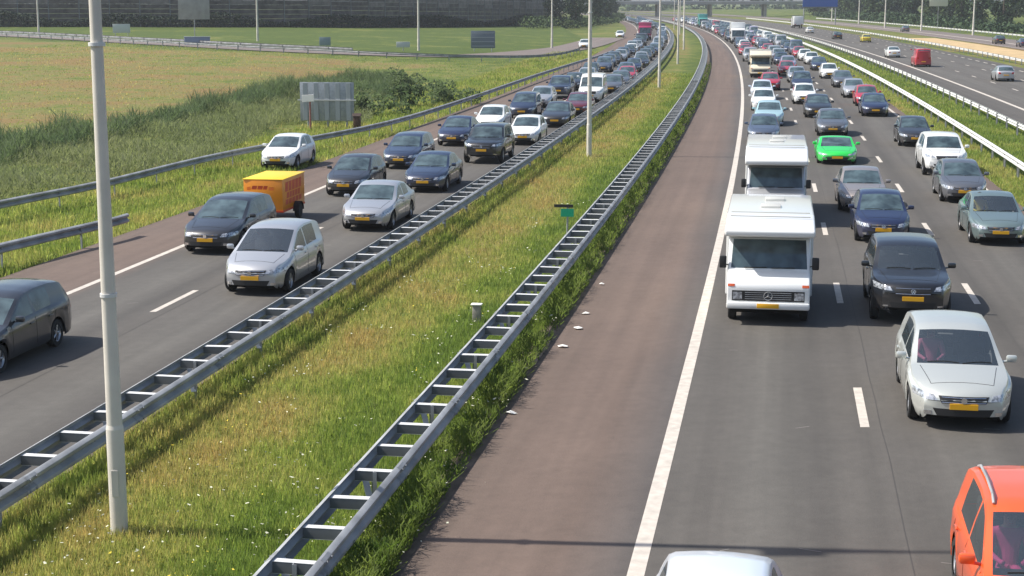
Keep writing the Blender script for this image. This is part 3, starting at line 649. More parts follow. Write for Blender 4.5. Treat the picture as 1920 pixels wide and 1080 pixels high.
def build_body(sp):
    L, W, k = sp['L'], sp['W'], sp['k']; zb0 = sp.get('zb', .19); rw = sp['rw']
    top = smooth_table(sp['top']); belt = smooth_table(sp['belt'])
    hi = max(z for _, z in sp['top'])
    bowt = [(0, .22), (.5, .20), (sp['cowl'], .13), (sp['wt'] + .1, .10), (sp['wt'] + .7, 0), (L - .9, 0), (L, -.12)]
    bow = lambda t: lerp_table(bowt, t)
    axf, axr = sp['tf'], sp['tf'] + sp['wb']; ra = rw + .065
    tcs = [axf - bow(axf) * .9, axr - bow(axr) * .9]
    ts = set([0, .02, .05, .09, .14, .2, .28, .4, L, L - .02, L - .05, L - .1, L - .18])
    for t in np.arange(.5, L - .2, .16): ts.add(round(float(t), 3))
    for c in tcs:
        for a in np.linspace(-1, 1, 13): ts.add(round(c + ra * math.sin(a * math.pi / 2), 3))
    keys = [sp['cowl'], sp['wt'], sp['rg0'], sp['rg1']] + sp['sb']
    ts |= {round(x, 3) for x in keys}
    ts = sorted(ts); out = [ts[0]]
    ks = {round(x, 3) for x in keys}
    for t in ts[1:]:
        if t - out[-1] < .018:
            if t in ks: out[-1] = t
            continue
        out.append(t)
    ts = out; NR = 13; verts = []
    for t in ts:
        f = min(1, t / .75); r = min(1, (L - t) / .5)
        wh = W / 2 * (.74 + .26 * math.sin(f * math.pi / 2)) * (.87 + .13 * math.sin(r * math.pi / 2))
        zt = lerp_table(top, t); zbl = min(lerp_table(belt, t), zt - .025)
        zb = zb0 + .10 * max(0, 1 - t / .15) ** 2 + .12 * max(0, 1 - (L - t) / .2) ** 2
        arch = 0
        for c in tcs:
            if abs(t - c) < ra: arch = max(arch, rw + math.sqrt(max(0, ra * ra - (t - c) ** 2)))
        zlow = max(zb, min(arch, zbl - .1)) if arch > zb else zb
        h = zt - zbl; bx = wh * .95; H = zbl - zlow
        fl = .012 if arch else 0
        xr = bx - k * h; d = min(.07, h * .35); d2 = min(.075, h * .4) + .008
        cr = .045 if h > .2 else .03
        rows = [(wh * (.93 if not arch else .985), zlow), (wh * .985 + fl, zlow + .06 * min(1, H / .3)), (wh * 1.0 + fl, zlow + .3 * H), (wh * 1.0, zlow + .6 * H), (wh * .99, zlow + .85 * H), (bx, zbl)]
        g0 = min(.03, h * .25); rows += [(bx - .012 - k * g0, zbl + g0)]
        gt = zt - d; xg = bx - .012 - k * (gt - zbl)
        rows += [((rows[6][0] + xg) / 2 + .012 * min(1, h), (rows[6][1] + gt) / 2), (xg, gt)]
        rows += [(xr - .012, zt - d * .28)]
        tg = min(1, max(0, (t - sp['cowl']) / (sp['wt'] - sp['cowl'])))
        xi = max(.05, xr - d2)
        if sp['k'] > .15 and t < sp['sb'][2] + .5: xi = min(xi, W / 2 * (.80 - .10 * tg))
        rows += [(xi, zt + cr * (1 - (xi / max(xr, .1)) ** 2)), (xi * .62, zt + cr * (1 - (xi * .62 / max(xr, .1)) ** 2)), (xi * .28, zt + cr * .95)]
        b = bow(t); ring = []
        def pt(x, z): return (x, t + b * (abs(x) / (W / 2)) ** 2, z)
        ring = [pt(x, z) for x, z in rows] + [pt(0, zt + cr)] + [pt(-x, z) for x, z in rows[::-1]]
        verts += ring
    m = 2 * NR + 1; faces = {'body': [], 'windscreen': [], 'rear_window': [], 'front_l': [], 'front_r': [], 'back_l': [], 'back_r': [], 'caps_f': [], 'caps_r': []}
    sb = sp['sb']
    for i in range(len(ts) - 1):
        tm = (ts[i] + ts[i + 1]) / 2
        for j in range(m - 1):
            q = (i * m + j, i * m + j + 1, (i + 1) * m + j + 1, (i + 1) * m + j); key = 'body'
            jj = min(j, m - 2 - j)
            if jj >= 10 and sp['cowl'] < tm < sp['wt']: key = 'windscreen'
            elif jj >= 10 and sp['rg0'] < tm < sp['rg1']: key = 'rear_window'
            elif jj in (6, 7):
                s = 'r' if j < NR else 'l'
                if sb[0] < tm < sb[1]: key = 'front_' + s
                elif sb[2] < tm < sb[3]: key = 'back_' + s
            faces[key].append(q)
    # end caps
    for i, sgn in ((0, 1), (len(ts) - 1, -1)):
        base = i * m; mids = []
        for fr in (.66, .33, 0, -.33, -.66):
            col = []
            for j in range(NR + 1):
                x, y, z = verts[base + j]; xx = x * fr; bb = bow(ts[i])
                col.append(len(verts)); verts.append((xx, ts[i] + bb * (abs(xx) / (W / 2)) ** 2, z if j < 10 or True else z))
            mids.append(col)
        cols = [[base + j for j in range(NR + 1)]] + mids + [[base + m - 1 - j for j in range(NR + 1)]]
        for a, b in zip(cols[:-1], cols[1:]):
            for j in range(8):
                faces['caps_f' if sgn > 0 else 'caps_r'].append((a[j], a[j + 1], b[j + 1], b[j]))
            faces['caps_f' if sgn > 0 else 'caps_r'].append((a[8], a[10], b[10], b[8]))
    return verts, faces, bow
def submesh(verts, fs):
    idx = sorted({i for f in fs for i in f}); mp = {a: b for b, a in enumerate(idx)}
    return [verts[i] for i in idx], [tuple(mp[i] for i in f) for f in fs]
def outward(vs, fs, ctr):
    s = 0
    for f in fs:
        a, b, c = Vector(vs[f[0]]), Vector(vs[f[1]]), Vector(vs[f[2]]); s += (b - a).cross(c - a).dot(a - ctr)
    return fs if s > 0 else [f[::-1] for f in fs]
def patch(bvh, quad, axis, L, nx=6, ny=3, off=.006, ymax=None, skirt=.02):
    (a0, b0), (a1, b1), (a2, b2), (a3, b3) = quad; vs = []; 
    d = {'front': Vector((0, 1, 0)), 'rear': Vector((0, -1, 0)), 'right': Vector((-1, 0, 0)), 'left': Vector((1, 0, 0)), 'top': Vector((0, 0, -1))}[axis]
    for j in range(ny + 1):
        for i in range(nx + 1):
            u, v = i / nx, j / ny
            a = (a0 * (1 - u) + a1 * u) * (1 - v) + (a3 * (1 - u) + a2 * u) * v; b = (b0 * (1 - u) + b1 * u) * (1 - v) + (b3 * (1 - u) + b2 * u) * v
            hit = None
            for _ in range(14):
                o = {'front': Vector((a, -3, b)), 'rear': Vector((a, L + 3, b)), 'right': Vector((4, a, b)), 'left': Vector((-4, a, b)), 'top': Vector((a, b, 4))}[axis]
                loc, nrm, _i, _d = bvh.ray_cast(o, d)
                if loc is not None and (ymax is None or (loc.y < ymax if axis == 'front' else loc.y > L - ymax)): hit = loc; break
                b += .012 if axis in ('right', 'left') else -.012
                if axis in ('front', 'rear') and loc is None: a *= .985
            if hit is None:
                if axis == 'front': hit = Vector((a, .3, b))
                elif axis == 'rear': hit = Vector((a, L - .2, b))
                elif axis == 'top': hit = Vector((a, b, .8))
                else: hit = Vector(((.84 if axis == 'right' else -.84), a, b))
            vs.append(hit - d * off)
    fs = [(j * (nx + 1) + i, j * (nx + 1) + i + 1, (j + 1) * (nx + 1) + i + 1, (j + 1) * (nx + 1) + i) for j in range(ny) for i in range(nx)]
    ring = [i for i in range(nx + 1)] + [(j + 1) * (nx + 1) - 1 for j in range(1, ny + 1)] + [ny * (nx + 1) + i for i in range(nx - 1, -1, -1)] + [j * (nx + 1) for j in range(ny - 1, 0, -1)]
    n0 = len(vs); vs += [vs[i] + d * skirt for i in ring]; r = len(ring)
    fs += [(ring[i], ring[(i + 1) % r], n0 + (i + 1) % r, n0 + i) for i in range(r)]
    return vs, fs
def badge(b, c, r, kind):
    n = 20
    if kind == 'oval': b.tube((c[0], c[1], c[2]), (c[0], c[1] - .012, c[2]), r, None, n); 
    else:
        ring = [(c[0] + r * math.cos(2 * math.pi * i / n), c[1] - .01, c[2] + r * math.sin(2 * math.pi * i / n)) for i in range(n)]
        for i in range(n): b.tube(ring[i], ring[(i + 1) % n], r * .09, None, 6)
        if kind == 'star':
            for a in (90, 210, 330): b.tube((c[0], c[1] - .012, c[2]), (c[0] + r * .95 * math.cos(R(a)), c[1] - .01, c[2] + r * .95 * math.sin(R(a))), r * .13, r * .05, 6)
        else:
            for pts in (((-.45, .75), (-.05, -.1)), ((.45, .75), (.05, -.1)), ((-.8, .3), (-.35, -.8)), ((.8, .3), (.35, -.8)), ((-.35, -.8), (0, -.1)), ((.35, -.8), (0, -.1))):
                b.tube((c[0] + pts[0][0] * r, c[1] - .011, c[2] + pts[0][1] * r), (c[0] + pts[1][0] * r, c[1] - .011, c[2] + pts[1][1] * r), r * .09, None, 6)
SPEC['city'] = dict(SPEC['hatch'], W=1.62, k=.42, L=4.15)
TYPES = {}
def car_type(key):
    """list of (name, mesh, material key, parent name, location, tier)  tier: 1 always, 2 mid and near, 3 near only"""
    if key in TYPES: return TYPES[key]
    sp = SPEC[key]; L, W = sp['L'], sp['W']; vs, fc, bow = build_body(sp)
    P = []; ctr = Vector((0, L / 2, .7)); raw = []
    # orient: whole shell outward, then the end caps
    allf = [f for l in fc.values() for f in l]
    tot = 0
    for f in fc['body']:
        a, b, c = Vector(vs[f[0]]), Vector(vs[f[1]]), Vector(vs[f[2]]); tot += (b - a).cross(c - a).dot((a + c) / 2 - ctr)
    if tot < 0: fc = {k_: [f[::-1] for f in l] for k_, l in fc.items()}
    caps = fc.pop('caps_f'), fc.pop('caps_r')
    for fl_, sg in zip(caps, (-1, 1)):
        for f in fl_:
            a, b, c = Vector(vs[f[0]]), Vector(vs[f[1]]), Vector(vs[f[2]]); ny_ = (b - a).cross(c - a).y
            fc['body'].append(f if ny_ * sg > 0 else f[::-1])
    allf = [f for l in fc.values() for f in l]
    bvh = BVHTree.FromPolygons([Vector(v) for v in vs], allf)
    def add(name, v, f, mat, tier, par=None, loc=None, smooth=True, ang=38):
        b = MB(); b.add(v, f); P.append((name, b.mesh(name, M[mat] if mat != 'paint' else M['paint0'], smooth, ang), mat, par, loc, tier)); raw.append((v, f, mat, loc))
    add('body', *submesh(vs, fc['body']), 'paint', 1)
    add('windscreen', *submesh(vs, fc['windscreen']), 'glass', 1)
    add('rear_window', *submesh(vs, fc['rear_window']), 'glass', 1)
    for s in 'rl':
        add('side_window', *submesh(vs, fc['front_' + s]), 'glass', 2)
        add('side_window', *submesh(vs, fc['back_' + s]), 'glass', 2)
    zn = lerp_table(sp['top'], .10); zh = lerp_table(sp['top'], .3); z0 = sp['top'][0][1]; hw = W / 2
    big = key in ('suv', 'van'); spo = key == 'sports'
    # lamps
    zl0, zl1 = (zn - .135, zn - .01) if not spo else (z0 + .02, zn - .01)
    for s in (1, -1):
        q = [(s * hw * .50, zl0 + .02), (s * hw * .93, zl0 + .03), (s * hw * .95, zl1 + .035), (s * hw * .56, zl1 - .01)]
        add('headlight', *patch(bvh, q, 'front', L, 7, 4, .006, .75), 'lamp', 1)
        zt_ = sp['belt'][-1][1]
        q = [(s * hw * .55, zt_ - .25), (s * hw * .88, zt_ - .25), (s * hw * .88, zt_ - .06), (s * hw * .6, zt_ - .08)]
        add('tail_light', *patch(bvh, q, 'rear', L, 4, 3, .006, .6), 'lampred', 2)
        add('fog_light', *patch(bvh, [(s * hw * .60, .30 + (.12 if big else 0)), (s * hw * .74, .30 + (.12 if big else 0)), (s * hw * .74, .37 + (.12 if big else 0)), (s * hw * .60, .37 + (.12 if big else 0))], 'front', L, 3, 2, .008, .6), 'chrome', 3)
    gz = (z0 - .03, zn - .03) if not big else (z0 - .02, zn - .03)
    if not spo: add('grille', *patch(bvh, [(-hw * .42, gz[0]), (hw * .42, gz[0]), (hw * .48, gz[1]), (-hw * .48, gz[1])], 'front', L, 8, 3, .006, .5), 'black', 1)
    zi = sp.get('zb', .19) + .10
    add('air_intake', *patch(bvh, [(-hw * .5, zi), (hw * .5, zi), (hw * .58, zi + .13), (-hw * .58, zi + .13)], 'front', L, 8, 3, .006, .5), 'black', 1)
    zc = .5 * (zi + .13 + gz[0]) if not spo else .36
    loc, *_ = bvh.ray_cast(Vector((0, -3, zc)), Vector((0, 1, 0)))
    b = MB(); b.box((0, loc.y - .012, zc), (.50, .016, .105), bev=.004); add('number_plate', b.v, b.f, 'plate', 1, smooth=False)
    locr, *_ = bvh.ray_cast(Vector((0, L + 3, .62)), Vector((0, -1, 0)))
    b = MB(); b.box((0, locr.y + .012, .62), (.50, .016, .105), bev=.004); add('number_plate', b.v, b.f, 'plate', 2, smooth=False)
    if not spo:
        b = MB()
        lg, *_ = bvh.ray_cast(Vector((0, -3, (gz[0] + gz[1]) / 2)), Vector((0, 1, 0)))
        for zz_ in (gz[0] + .02, gz[1] - .02):
            for i in range(6):
                x0, x1 = -hw * .42 + i * hw * .14, -hw * .42 + (i + 1) * hw * .14
                l0, *_ = bvh.ray_cast(Vector((x0, -3, zz_)), Vector((0, 1, 0))); l1, *_ = bvh.ray_cast(Vector((x1, -3, zz_)), Vector((0, 1, 0)))
                b.tube((x0, l0.y - .01, zz_), (x1, l1.y - .01, zz_), .009, None, 6)
        badge(b, (0, lg.y - .012, (gz[0] + gz[1]) / 2), .055, 'vee' if key in ('suv', 'hatch') else 'oval')
        add('grille_trim', b.v, b.f, 'chrome', 3)
    # underbody and wheels
    b = MB(); zu = sp.get('zb', .19)
    b.box((0, L / 2, zu + .16), (W * .80, L - .5, .3)); b.box((0, L / 2, zu + .30), (W * .62, L - .8, .34)); add('underbody', b.v, b.f, 'under', 1, smooth=False)
    rw = sp['rw']; tw = .20
    for ty in (sp['tf'], sp['tf'] + sp['wb']):
        for s in (1, -1):
            x = s * (hw - tw / 2 - .02)
            b = MB(); b.lathe_x([(-tw / 2, rw * .62), (-tw / 2, rw * .93), (-tw * .36, rw), (tw * .36, rw), (tw / 2, rw * .93), (tw / 2, rw * .62)], 24)
            add('wheel', b.v, b.f, 'tyre', 1, None, (x, ty, rw))
            b = MB(); ri = rw * .64; o_ = s * tw * .42
            b.lathe_x([(o_, ri), (o_ - s * .02, ri * .9), (o_ - s * .05, ri * .86)], 24)
            b.lathe_x([(o_ - s * .012, .001), (o_ - s * .012, ri * .26), (o_ - s * .03, ri * .3)], 16)
            for i in range(5):
                a = 2 * math.pi * i / 5; c, sn = math.cos(a), math.sin(a)
                b.tube((o_ - s * .022, c * ri * .2, sn * ri * .2), (o_ - s * .03, c * ri * .9, sn * ri * .9), ri * .11, ri * .14, 6)
            add('rim', b.v, b.f, 'rim', 2, 'wheel')
    # mirrors, wipers, handles, roof details
    zc = sp['top'][6][1] if key != 'sports' else .82
    ym = sp['cowl'] + .38
    for s in (1, -1):
        b = MB(); xm = s * (hw + .085)
        b.box((xm, ym, zc + .09), (.20, .10, .135), bev=.04); b.tube((s * (hw - .09), ym + .02, zc + .02), (xm, ym + .01, zc + .05), .022, None, 6)
        add('door_mirror', b.v, b.f, 'paint', 2)
        b = MB()
        for yh in (sp['sb'][1] - .16, sp['sb'][3] - .18):
            lh, *_ = bvh.ray_cast(Vector((s * 4, yh, zc - .14)), Vector((-s, 0, 0)))
            if lh: b.box((lh.x + s * .015, yh, zc - .14), (.03, .2, .028), bev=.008)
        add('door_handle', b.v, b.f, 'paint', 3)
    # shut lines of bonnet and doors: thin dark gaps lying on the shell
    def line_patch(q, axis, nx, ny): return patch(bvh, q, axis, L, nx, ny, .0035, None, .004)
    for s in (1, -1):
        b = MB()
        for yv in (sp['sb'][0] - .06, (sp['sb'][1] + sp['sb'][2]) / 2, sp['sb'][3] + .05):
            b.add(*line_patch([(yv - .005, zu + .12), (yv + .005, zu + .12), (yv + .005, zc - .02), (yv - .005, zc - .02)], 'right' if s > 0 else 'left', 1, 8))
        add('door_gap', b.v, b.f, 'black', 3)
    b = MB(); xg, y0_, y1_ = hw * .74, .42, sp['cowl'] - .02
    for s in (1, -1): b.add(*patch(bvh, [(s * xg * .80, y0_), (s * (xg * .80 + .009), y0_), (s * (xg + .009), y1_), (s * xg, y1_)], 'top', L, 1, 8, .0035, None, .004))
    b.add(*patch(bvh, [(-xg * .80, y0_ - .009), (xg * .80, y0_ - .009), (xg * .80, y0_), (-xg * .80, y0_)], 'top', L, 12, 1, .0035, None, .004))
    add('bonnet_gap', b.v, b.f, 'black', 3)
    b = MB()
    for x0, x1 in ((-.55, .02), (.08, .62)):
        pts = []
        for i in range(5):
            x = x0 + (x1 - x0) * i / 4; z = zc + .045 + .02 * math.sin(i * .7)
            l_, *_ = bvh.ray_cast(Vector((x, -3, z)), Vector((0, 1, 0)))
            if l_: pts.append(l_ - Vector((0, .014, 0)))
        for p, q in zip(pts[:-1], pts[1:]): b.tube(p, q, .009, None, 5)
    add('wiper', b.v, b.f, 'black', 3)
    # joined version for cars too small to show parts
    j = MB(); keys = []
    for v, f, mat, loc in raw:
        if mat not in keys: keys.append(mat)
        j.cur = keys.index(mat); lo = Vector(loc) if loc is not None else Vector((0, 0, 0))
        j.add([Vector(x) + lo for x in v], f)
    jm = j.mesh('car_joined', [M[k_] if k_ != 'paint' else M['paint0'] for k_ in keys], True, 38)
    TYPES[key] = (sp, P, jm); return TYPES[key]
M['paint0'] = paint('plain', (.5, .5, .5))
PAINT = {
 'black': paint('black', (.010, .011, .014), 0, .3), 'charcoal': paint('charcoal', (.030, .033, .040), .3, .32), 'navy': paint('navy', (.012, .020, .065), .2, .3),
 'darkblue': paint('dark_blue', (.025, .04, .085), .3, .3), 'silver': paint('silver', (.50, .51, .53), .55, .34), 'palesilver': paint('pale_silver', (.60, .62, .58), .45, .34),
 'white': paint('white', (.78, .79, .78), 0, .35), 'grey': paint('grey', (.13, .14, .16), .4, .33), 'bluegrey': paint('blue_grey', (.10, .13, .19), .4, .33), 'beige': paint('beige', (.36, .32, .30), .5, .34),
 'red': paint('red', (.42, .015, .035), 0, .3), 'maroon': paint('maroon', (.12, .012, .02), .1, .3), 'green': paint('bright_green', (.012, .62, .075), 0, .3), 'orange': paint('orange_red', (.78, .10, .016), 0, .3),
 'cyan': paint('pale_cyan', (.42, .62, .66), .2, .32), 'greygreen': paint('grey_green', (.17, .235, .235), .4, .33), 'cream': paint('cream', (.72, .65, .5), 0, .4), 'yellow': paint('yellow', (.6, .5, .04), 0, .35),
 'lilac': paint('lilac', (.42, .40, .52), .4, .33), 'teal': paint('teal', (.08, .33, .30), 0, .4), 'magenta': paint('magenta_red', (.33, .02, .09), 0, .35), 'icewhite': paint('ice_white', (.66, .72, .80), .1, .35),
}
def set_paint(o, m, idx=0):
    o.material_slots[idx].link = 'OBJECT'; o.material_slots[idx].material = m
def car(key, pcol, off, Yax, label, group=None, tier=3, clear=False, away=False, dyaw=0., name='car', cat='car'):
    sp, P, jm = car_type(key)
    Yc = Yax + (sp['L'] / 2 - sp['tf']) * (1 if not away else 0)
    p = at(off, Yc); rz = yaw(Yc) + dyaw + (math.pi if away else 0)
    pm = PAINT[pcol]
    shift = Vector((0, -sp['L'] / 2, 0))
    if tier == 1:
        if ('jm', key) not in CACHE: CACHE[('jm', key)] = shift_mesh(jm, shift)
        o = link(name, CACHE[('jm', key)], None, p); o.rotation_euler.z = rz
        set_paint(o, pm); return tag(o, label, cat, group)
    t = empty(name, p, rz, label, cat, group); last = None
    for nm, me, mat, par, loc, tr in P:
        if tr > tier and not (tr == 2 and tier == 2): continue
        if tier == 2 and nm == 'rim': continue
        if par == 'wheel': o = link(nm, me, last)
        else: o = link(nm, me, t, shift + (Vector(loc) if loc is not None else Vector((0, 0, 0))))
        if nm == 'wheel': last = o
        if mat == 'paint': set_paint(o, pm)
        if mat == 'glass' and clear: set_paint(o, glass_clear())
    if clear: interior(t, sp, shift)
    return t
def shift_mesh(me, v):
    me.transform(Matrix.Translation(v)); return me
def interior(t, sp, shift):
    key = ('int', sp['L'], sp['W'])
    if key not in CACHE:
        W = sp['W']; zb = lerp_table(sp['belt'], 2.); fl = .3 + (.1 if sp['W'] > 1.9 else 0)
        a = MB(); c = sp['cowl']
        for x in (-W * .215, W * .215):
            for ys in (c + 1.15, c + 2.1):
                a.box((x, ys, zb - .38), (.52, .52, .16), bev=.05); a.box((x, ys + .28, zb - .02), (.50, .13, .62), Matrix.Rotation(R(-14), 3, 'X'), bev=.05)
                a.box((x, ys + .38, zb + .37), (.27, .10, .17), Matrix.Rotation(R(-10), 3, 'X'), bev=.04)
        d = MB(); d.box((0, c + .36, zb - .13), (W * .82, .5, .2), bev=.06); d.box((0, c + 1.2, fl), (W * .8, 2.9, .05))
        s = MB(); n = 18; cx = W * .215; pts = []
        for i in range(n):
            q = 2 * math.pi * i / n; pts.append((cx + .185 * math.cos(q), c + .72 - .07 * math.sin(q), zb - .02 + .17 * math.sin(q)))
        for i in range(n): s.tube(pts[i], pts[(i + 1) % n], .014, None, 6)
        s.tube((cx, c + .6, zb - .07), (cx, c + .72, zb - .02), .05, None, 8); s.box((cx, c + .72, zb - .02), (.34, .02, .035))
        s.box((0, c + .72, zb + .34), (.22, .03, .065), bev=.015)
        CACHE[key] = (a.mesh('seats', M['seat'], True), d.mesh('dashboard', M['dash'], True), s.mesh('steering_wheel', M['black'], True))
    for nm, me in zip(('seats', 'dashboard', 'steering_wheel'), CACHE[key]): link(nm, me, t, shift)

# ---- seated people seen through near windscreens (one continuous skin each)
def person(world, rz, shirt, label, zs=0.0):
    J = {'pel': (0, 0, .10), 'sp': (0, .06, .34), 'ch': (0, .09, .52), 'nk': (0, .08, .64), 'hd': (0, .06, .75), 'tp': (0, .06, .85)}
    for s, n in ((1, 'r'), (-1, 'l')):
        J['sh' + n] = (s * .19, .09, .56); J['el' + n] = (s * .25, -.06, .33); J['wr' + n] = (s * .14, -.30, .30); J['hn' + n] = (s * .11, -.38, .31)
        J['hp' + n] = (s * .09, 0, .09); J['kn' + n] = (s * .12, -.45, .13); J['an' + n] = (s * .12, -.60, -.26); J['to' + n] = (s * .12, -.78, -.27)
    Rr = {'pel': .14, 'sp': .13, 'ch': .15, 'nk': .055, 'hd': .098, 'tp': .07}
    for n in 'rl': Rr.update({'sh' + n: .07, 'el' + n: .045, 'wr' + n: .032, 'hn' + n: .038, 'hp' + n: .10, 'kn' + n: .06, 'an' + n: .042, 'to' + n: .035})
    Ed = [('pel', 'sp'), ('sp', 'ch'), ('ch', 'nk'), ('nk', 'hd'), ('hd', 'tp')]
    for n in 'rl': Ed += [('ch', 'sh' + n), ('sh' + n, 'el' + n), ('el' + n, 'wr' + n), ('wr' + n, 'hn' + n), ('pel', 'hp' + n), ('hp' + n, 'kn' + n), ('kn' + n, 'an' + n), ('an' + n, 'to' + n)]
    names = list(J); ix = {a: i for i, a in enumerate(names)}
    me = bpy.data.meshes.new('person'); me.from_pydata([J[a] for a in names], [(ix[a], ix[b]) for a, b in Ed], [])
    m, n, l, p = new_mat('person_' + shirt)
    tc = n.new('ShaderNodeTexCoord'); spx = n.new('ShaderNodeSeparateXYZ'); l.new(tc.outputs['Object'], spx.inputs[0])
    g = n.new('ShaderNodeMath'); g.operation = 'GREATER_THAN'; g.inputs[1].default_value = .635; l.new(spx.outputs['Z'], g.inputs[0])
    mx = n.new('ShaderNodeMix'); mx.data_type = 'RGBA'; l.new(g.outputs[0], mx.inputs[0])
    mx.inputs[6].default_value = {'pink': (.55, .13, .22, 1), 'red': (.7, .04, .06, 1), 'magenta': (.7, .05, .22, 1), 'yellow': (.75, .55, .05, 1), 'dark': (.03, .035, .05, 1)}[shirt]; mx.inputs[7].default_value = (.5, .3, .22, 1)
    l.new(mx.outputs[2], p.inputs['Base Color']); p.inputs['Roughness'].default_value = .75
    me.materials.append(m)
    o = link('person', me, None, world); o.rotation_euler.z = rz
    o.modifiers.new('skin', 'SKIN'); sub = o.modifiers.new('sub', 'SUBSURF'); sub.levels = 1; sub.render_levels = 2
    if not me.skin_vertices: 
        bm = bmesh.new(); bm.from_mesh(me); bm.verts.layers.skin.verify(); bm.to_mesh(me); bm.free()
    for i, a in enumerate(names):
        me.skin_vertices[0].data[i].radius = (Rr[a], Rr[a] * (.8 if a in ('sp', 'ch', 'pel') else 1)); me.skin_vertices[0].data[i].use_root = (a == 'pel')
    hb = MB()
    for (x, y, z) in ((.033, -.035, .77), (-.033, -.035, .77)): hb.box((x, y, z), (.022, .02, .012), bev=.004)
    hb.obj('eyes', M['black'], o)
    hb = MB(); hb.box((0, -.045, .745), (.022, .035, .045), bev=.008); hb.obj('nose', M['skin'], o)
    hb = MB(); hb.box((0, -.033, .71), (.045, .015, .010), bev=.003); hb.obj('mouth', M['amber'], o)
    hb = MB(); vs, fs = [], []
    for i in range(7):
        for k_ in range(12):
            th = i / 6 * math.pi * .55; ph = 2 * math.pi * k_ / 12; back = 1.0 if math.sin(ph) > -.3 else .75
            vs.append((.108 * math.sin(th) * math.cos(ph), .075 + .118 * math.sin(th) * math.sin(ph), .775 + .115 * math.cos(th) * (1 if back == 1 else 1) + (0.06 if back < 1 and i > 3 else 0)))
    fs = [(i * 12 + k_, i * 12 + (k_ + 1) % 12, (i + 1) * 12 + (k_ + 1) % 12, (i + 1) * 12 + k_) for i in range(6) for k_ in range(12)]
    hb.add(vs, fs); hb.obj('hair', simple('hair', (.03, .02, .015), .7), o, True)
    tag(o, label, 'person'); return o
def seat_person(carobj, key, side, shirt, label, row=0):
    sp = SPEC[key]; zb = lerp_table(sp['belt'], 2.)
    p = Vector((side * sp['W'] * .215, -sp['L'] / 2 + sp['cowl'] + 1.16 + row, zb - .36))
    m = Matrix.Translation(carobj.location) @ Matrix.Rotation(carobj.rotation_euler.z, 4, 'Z')
    return person(m @ p, carobj.rotation_euler.z, shirt, label)

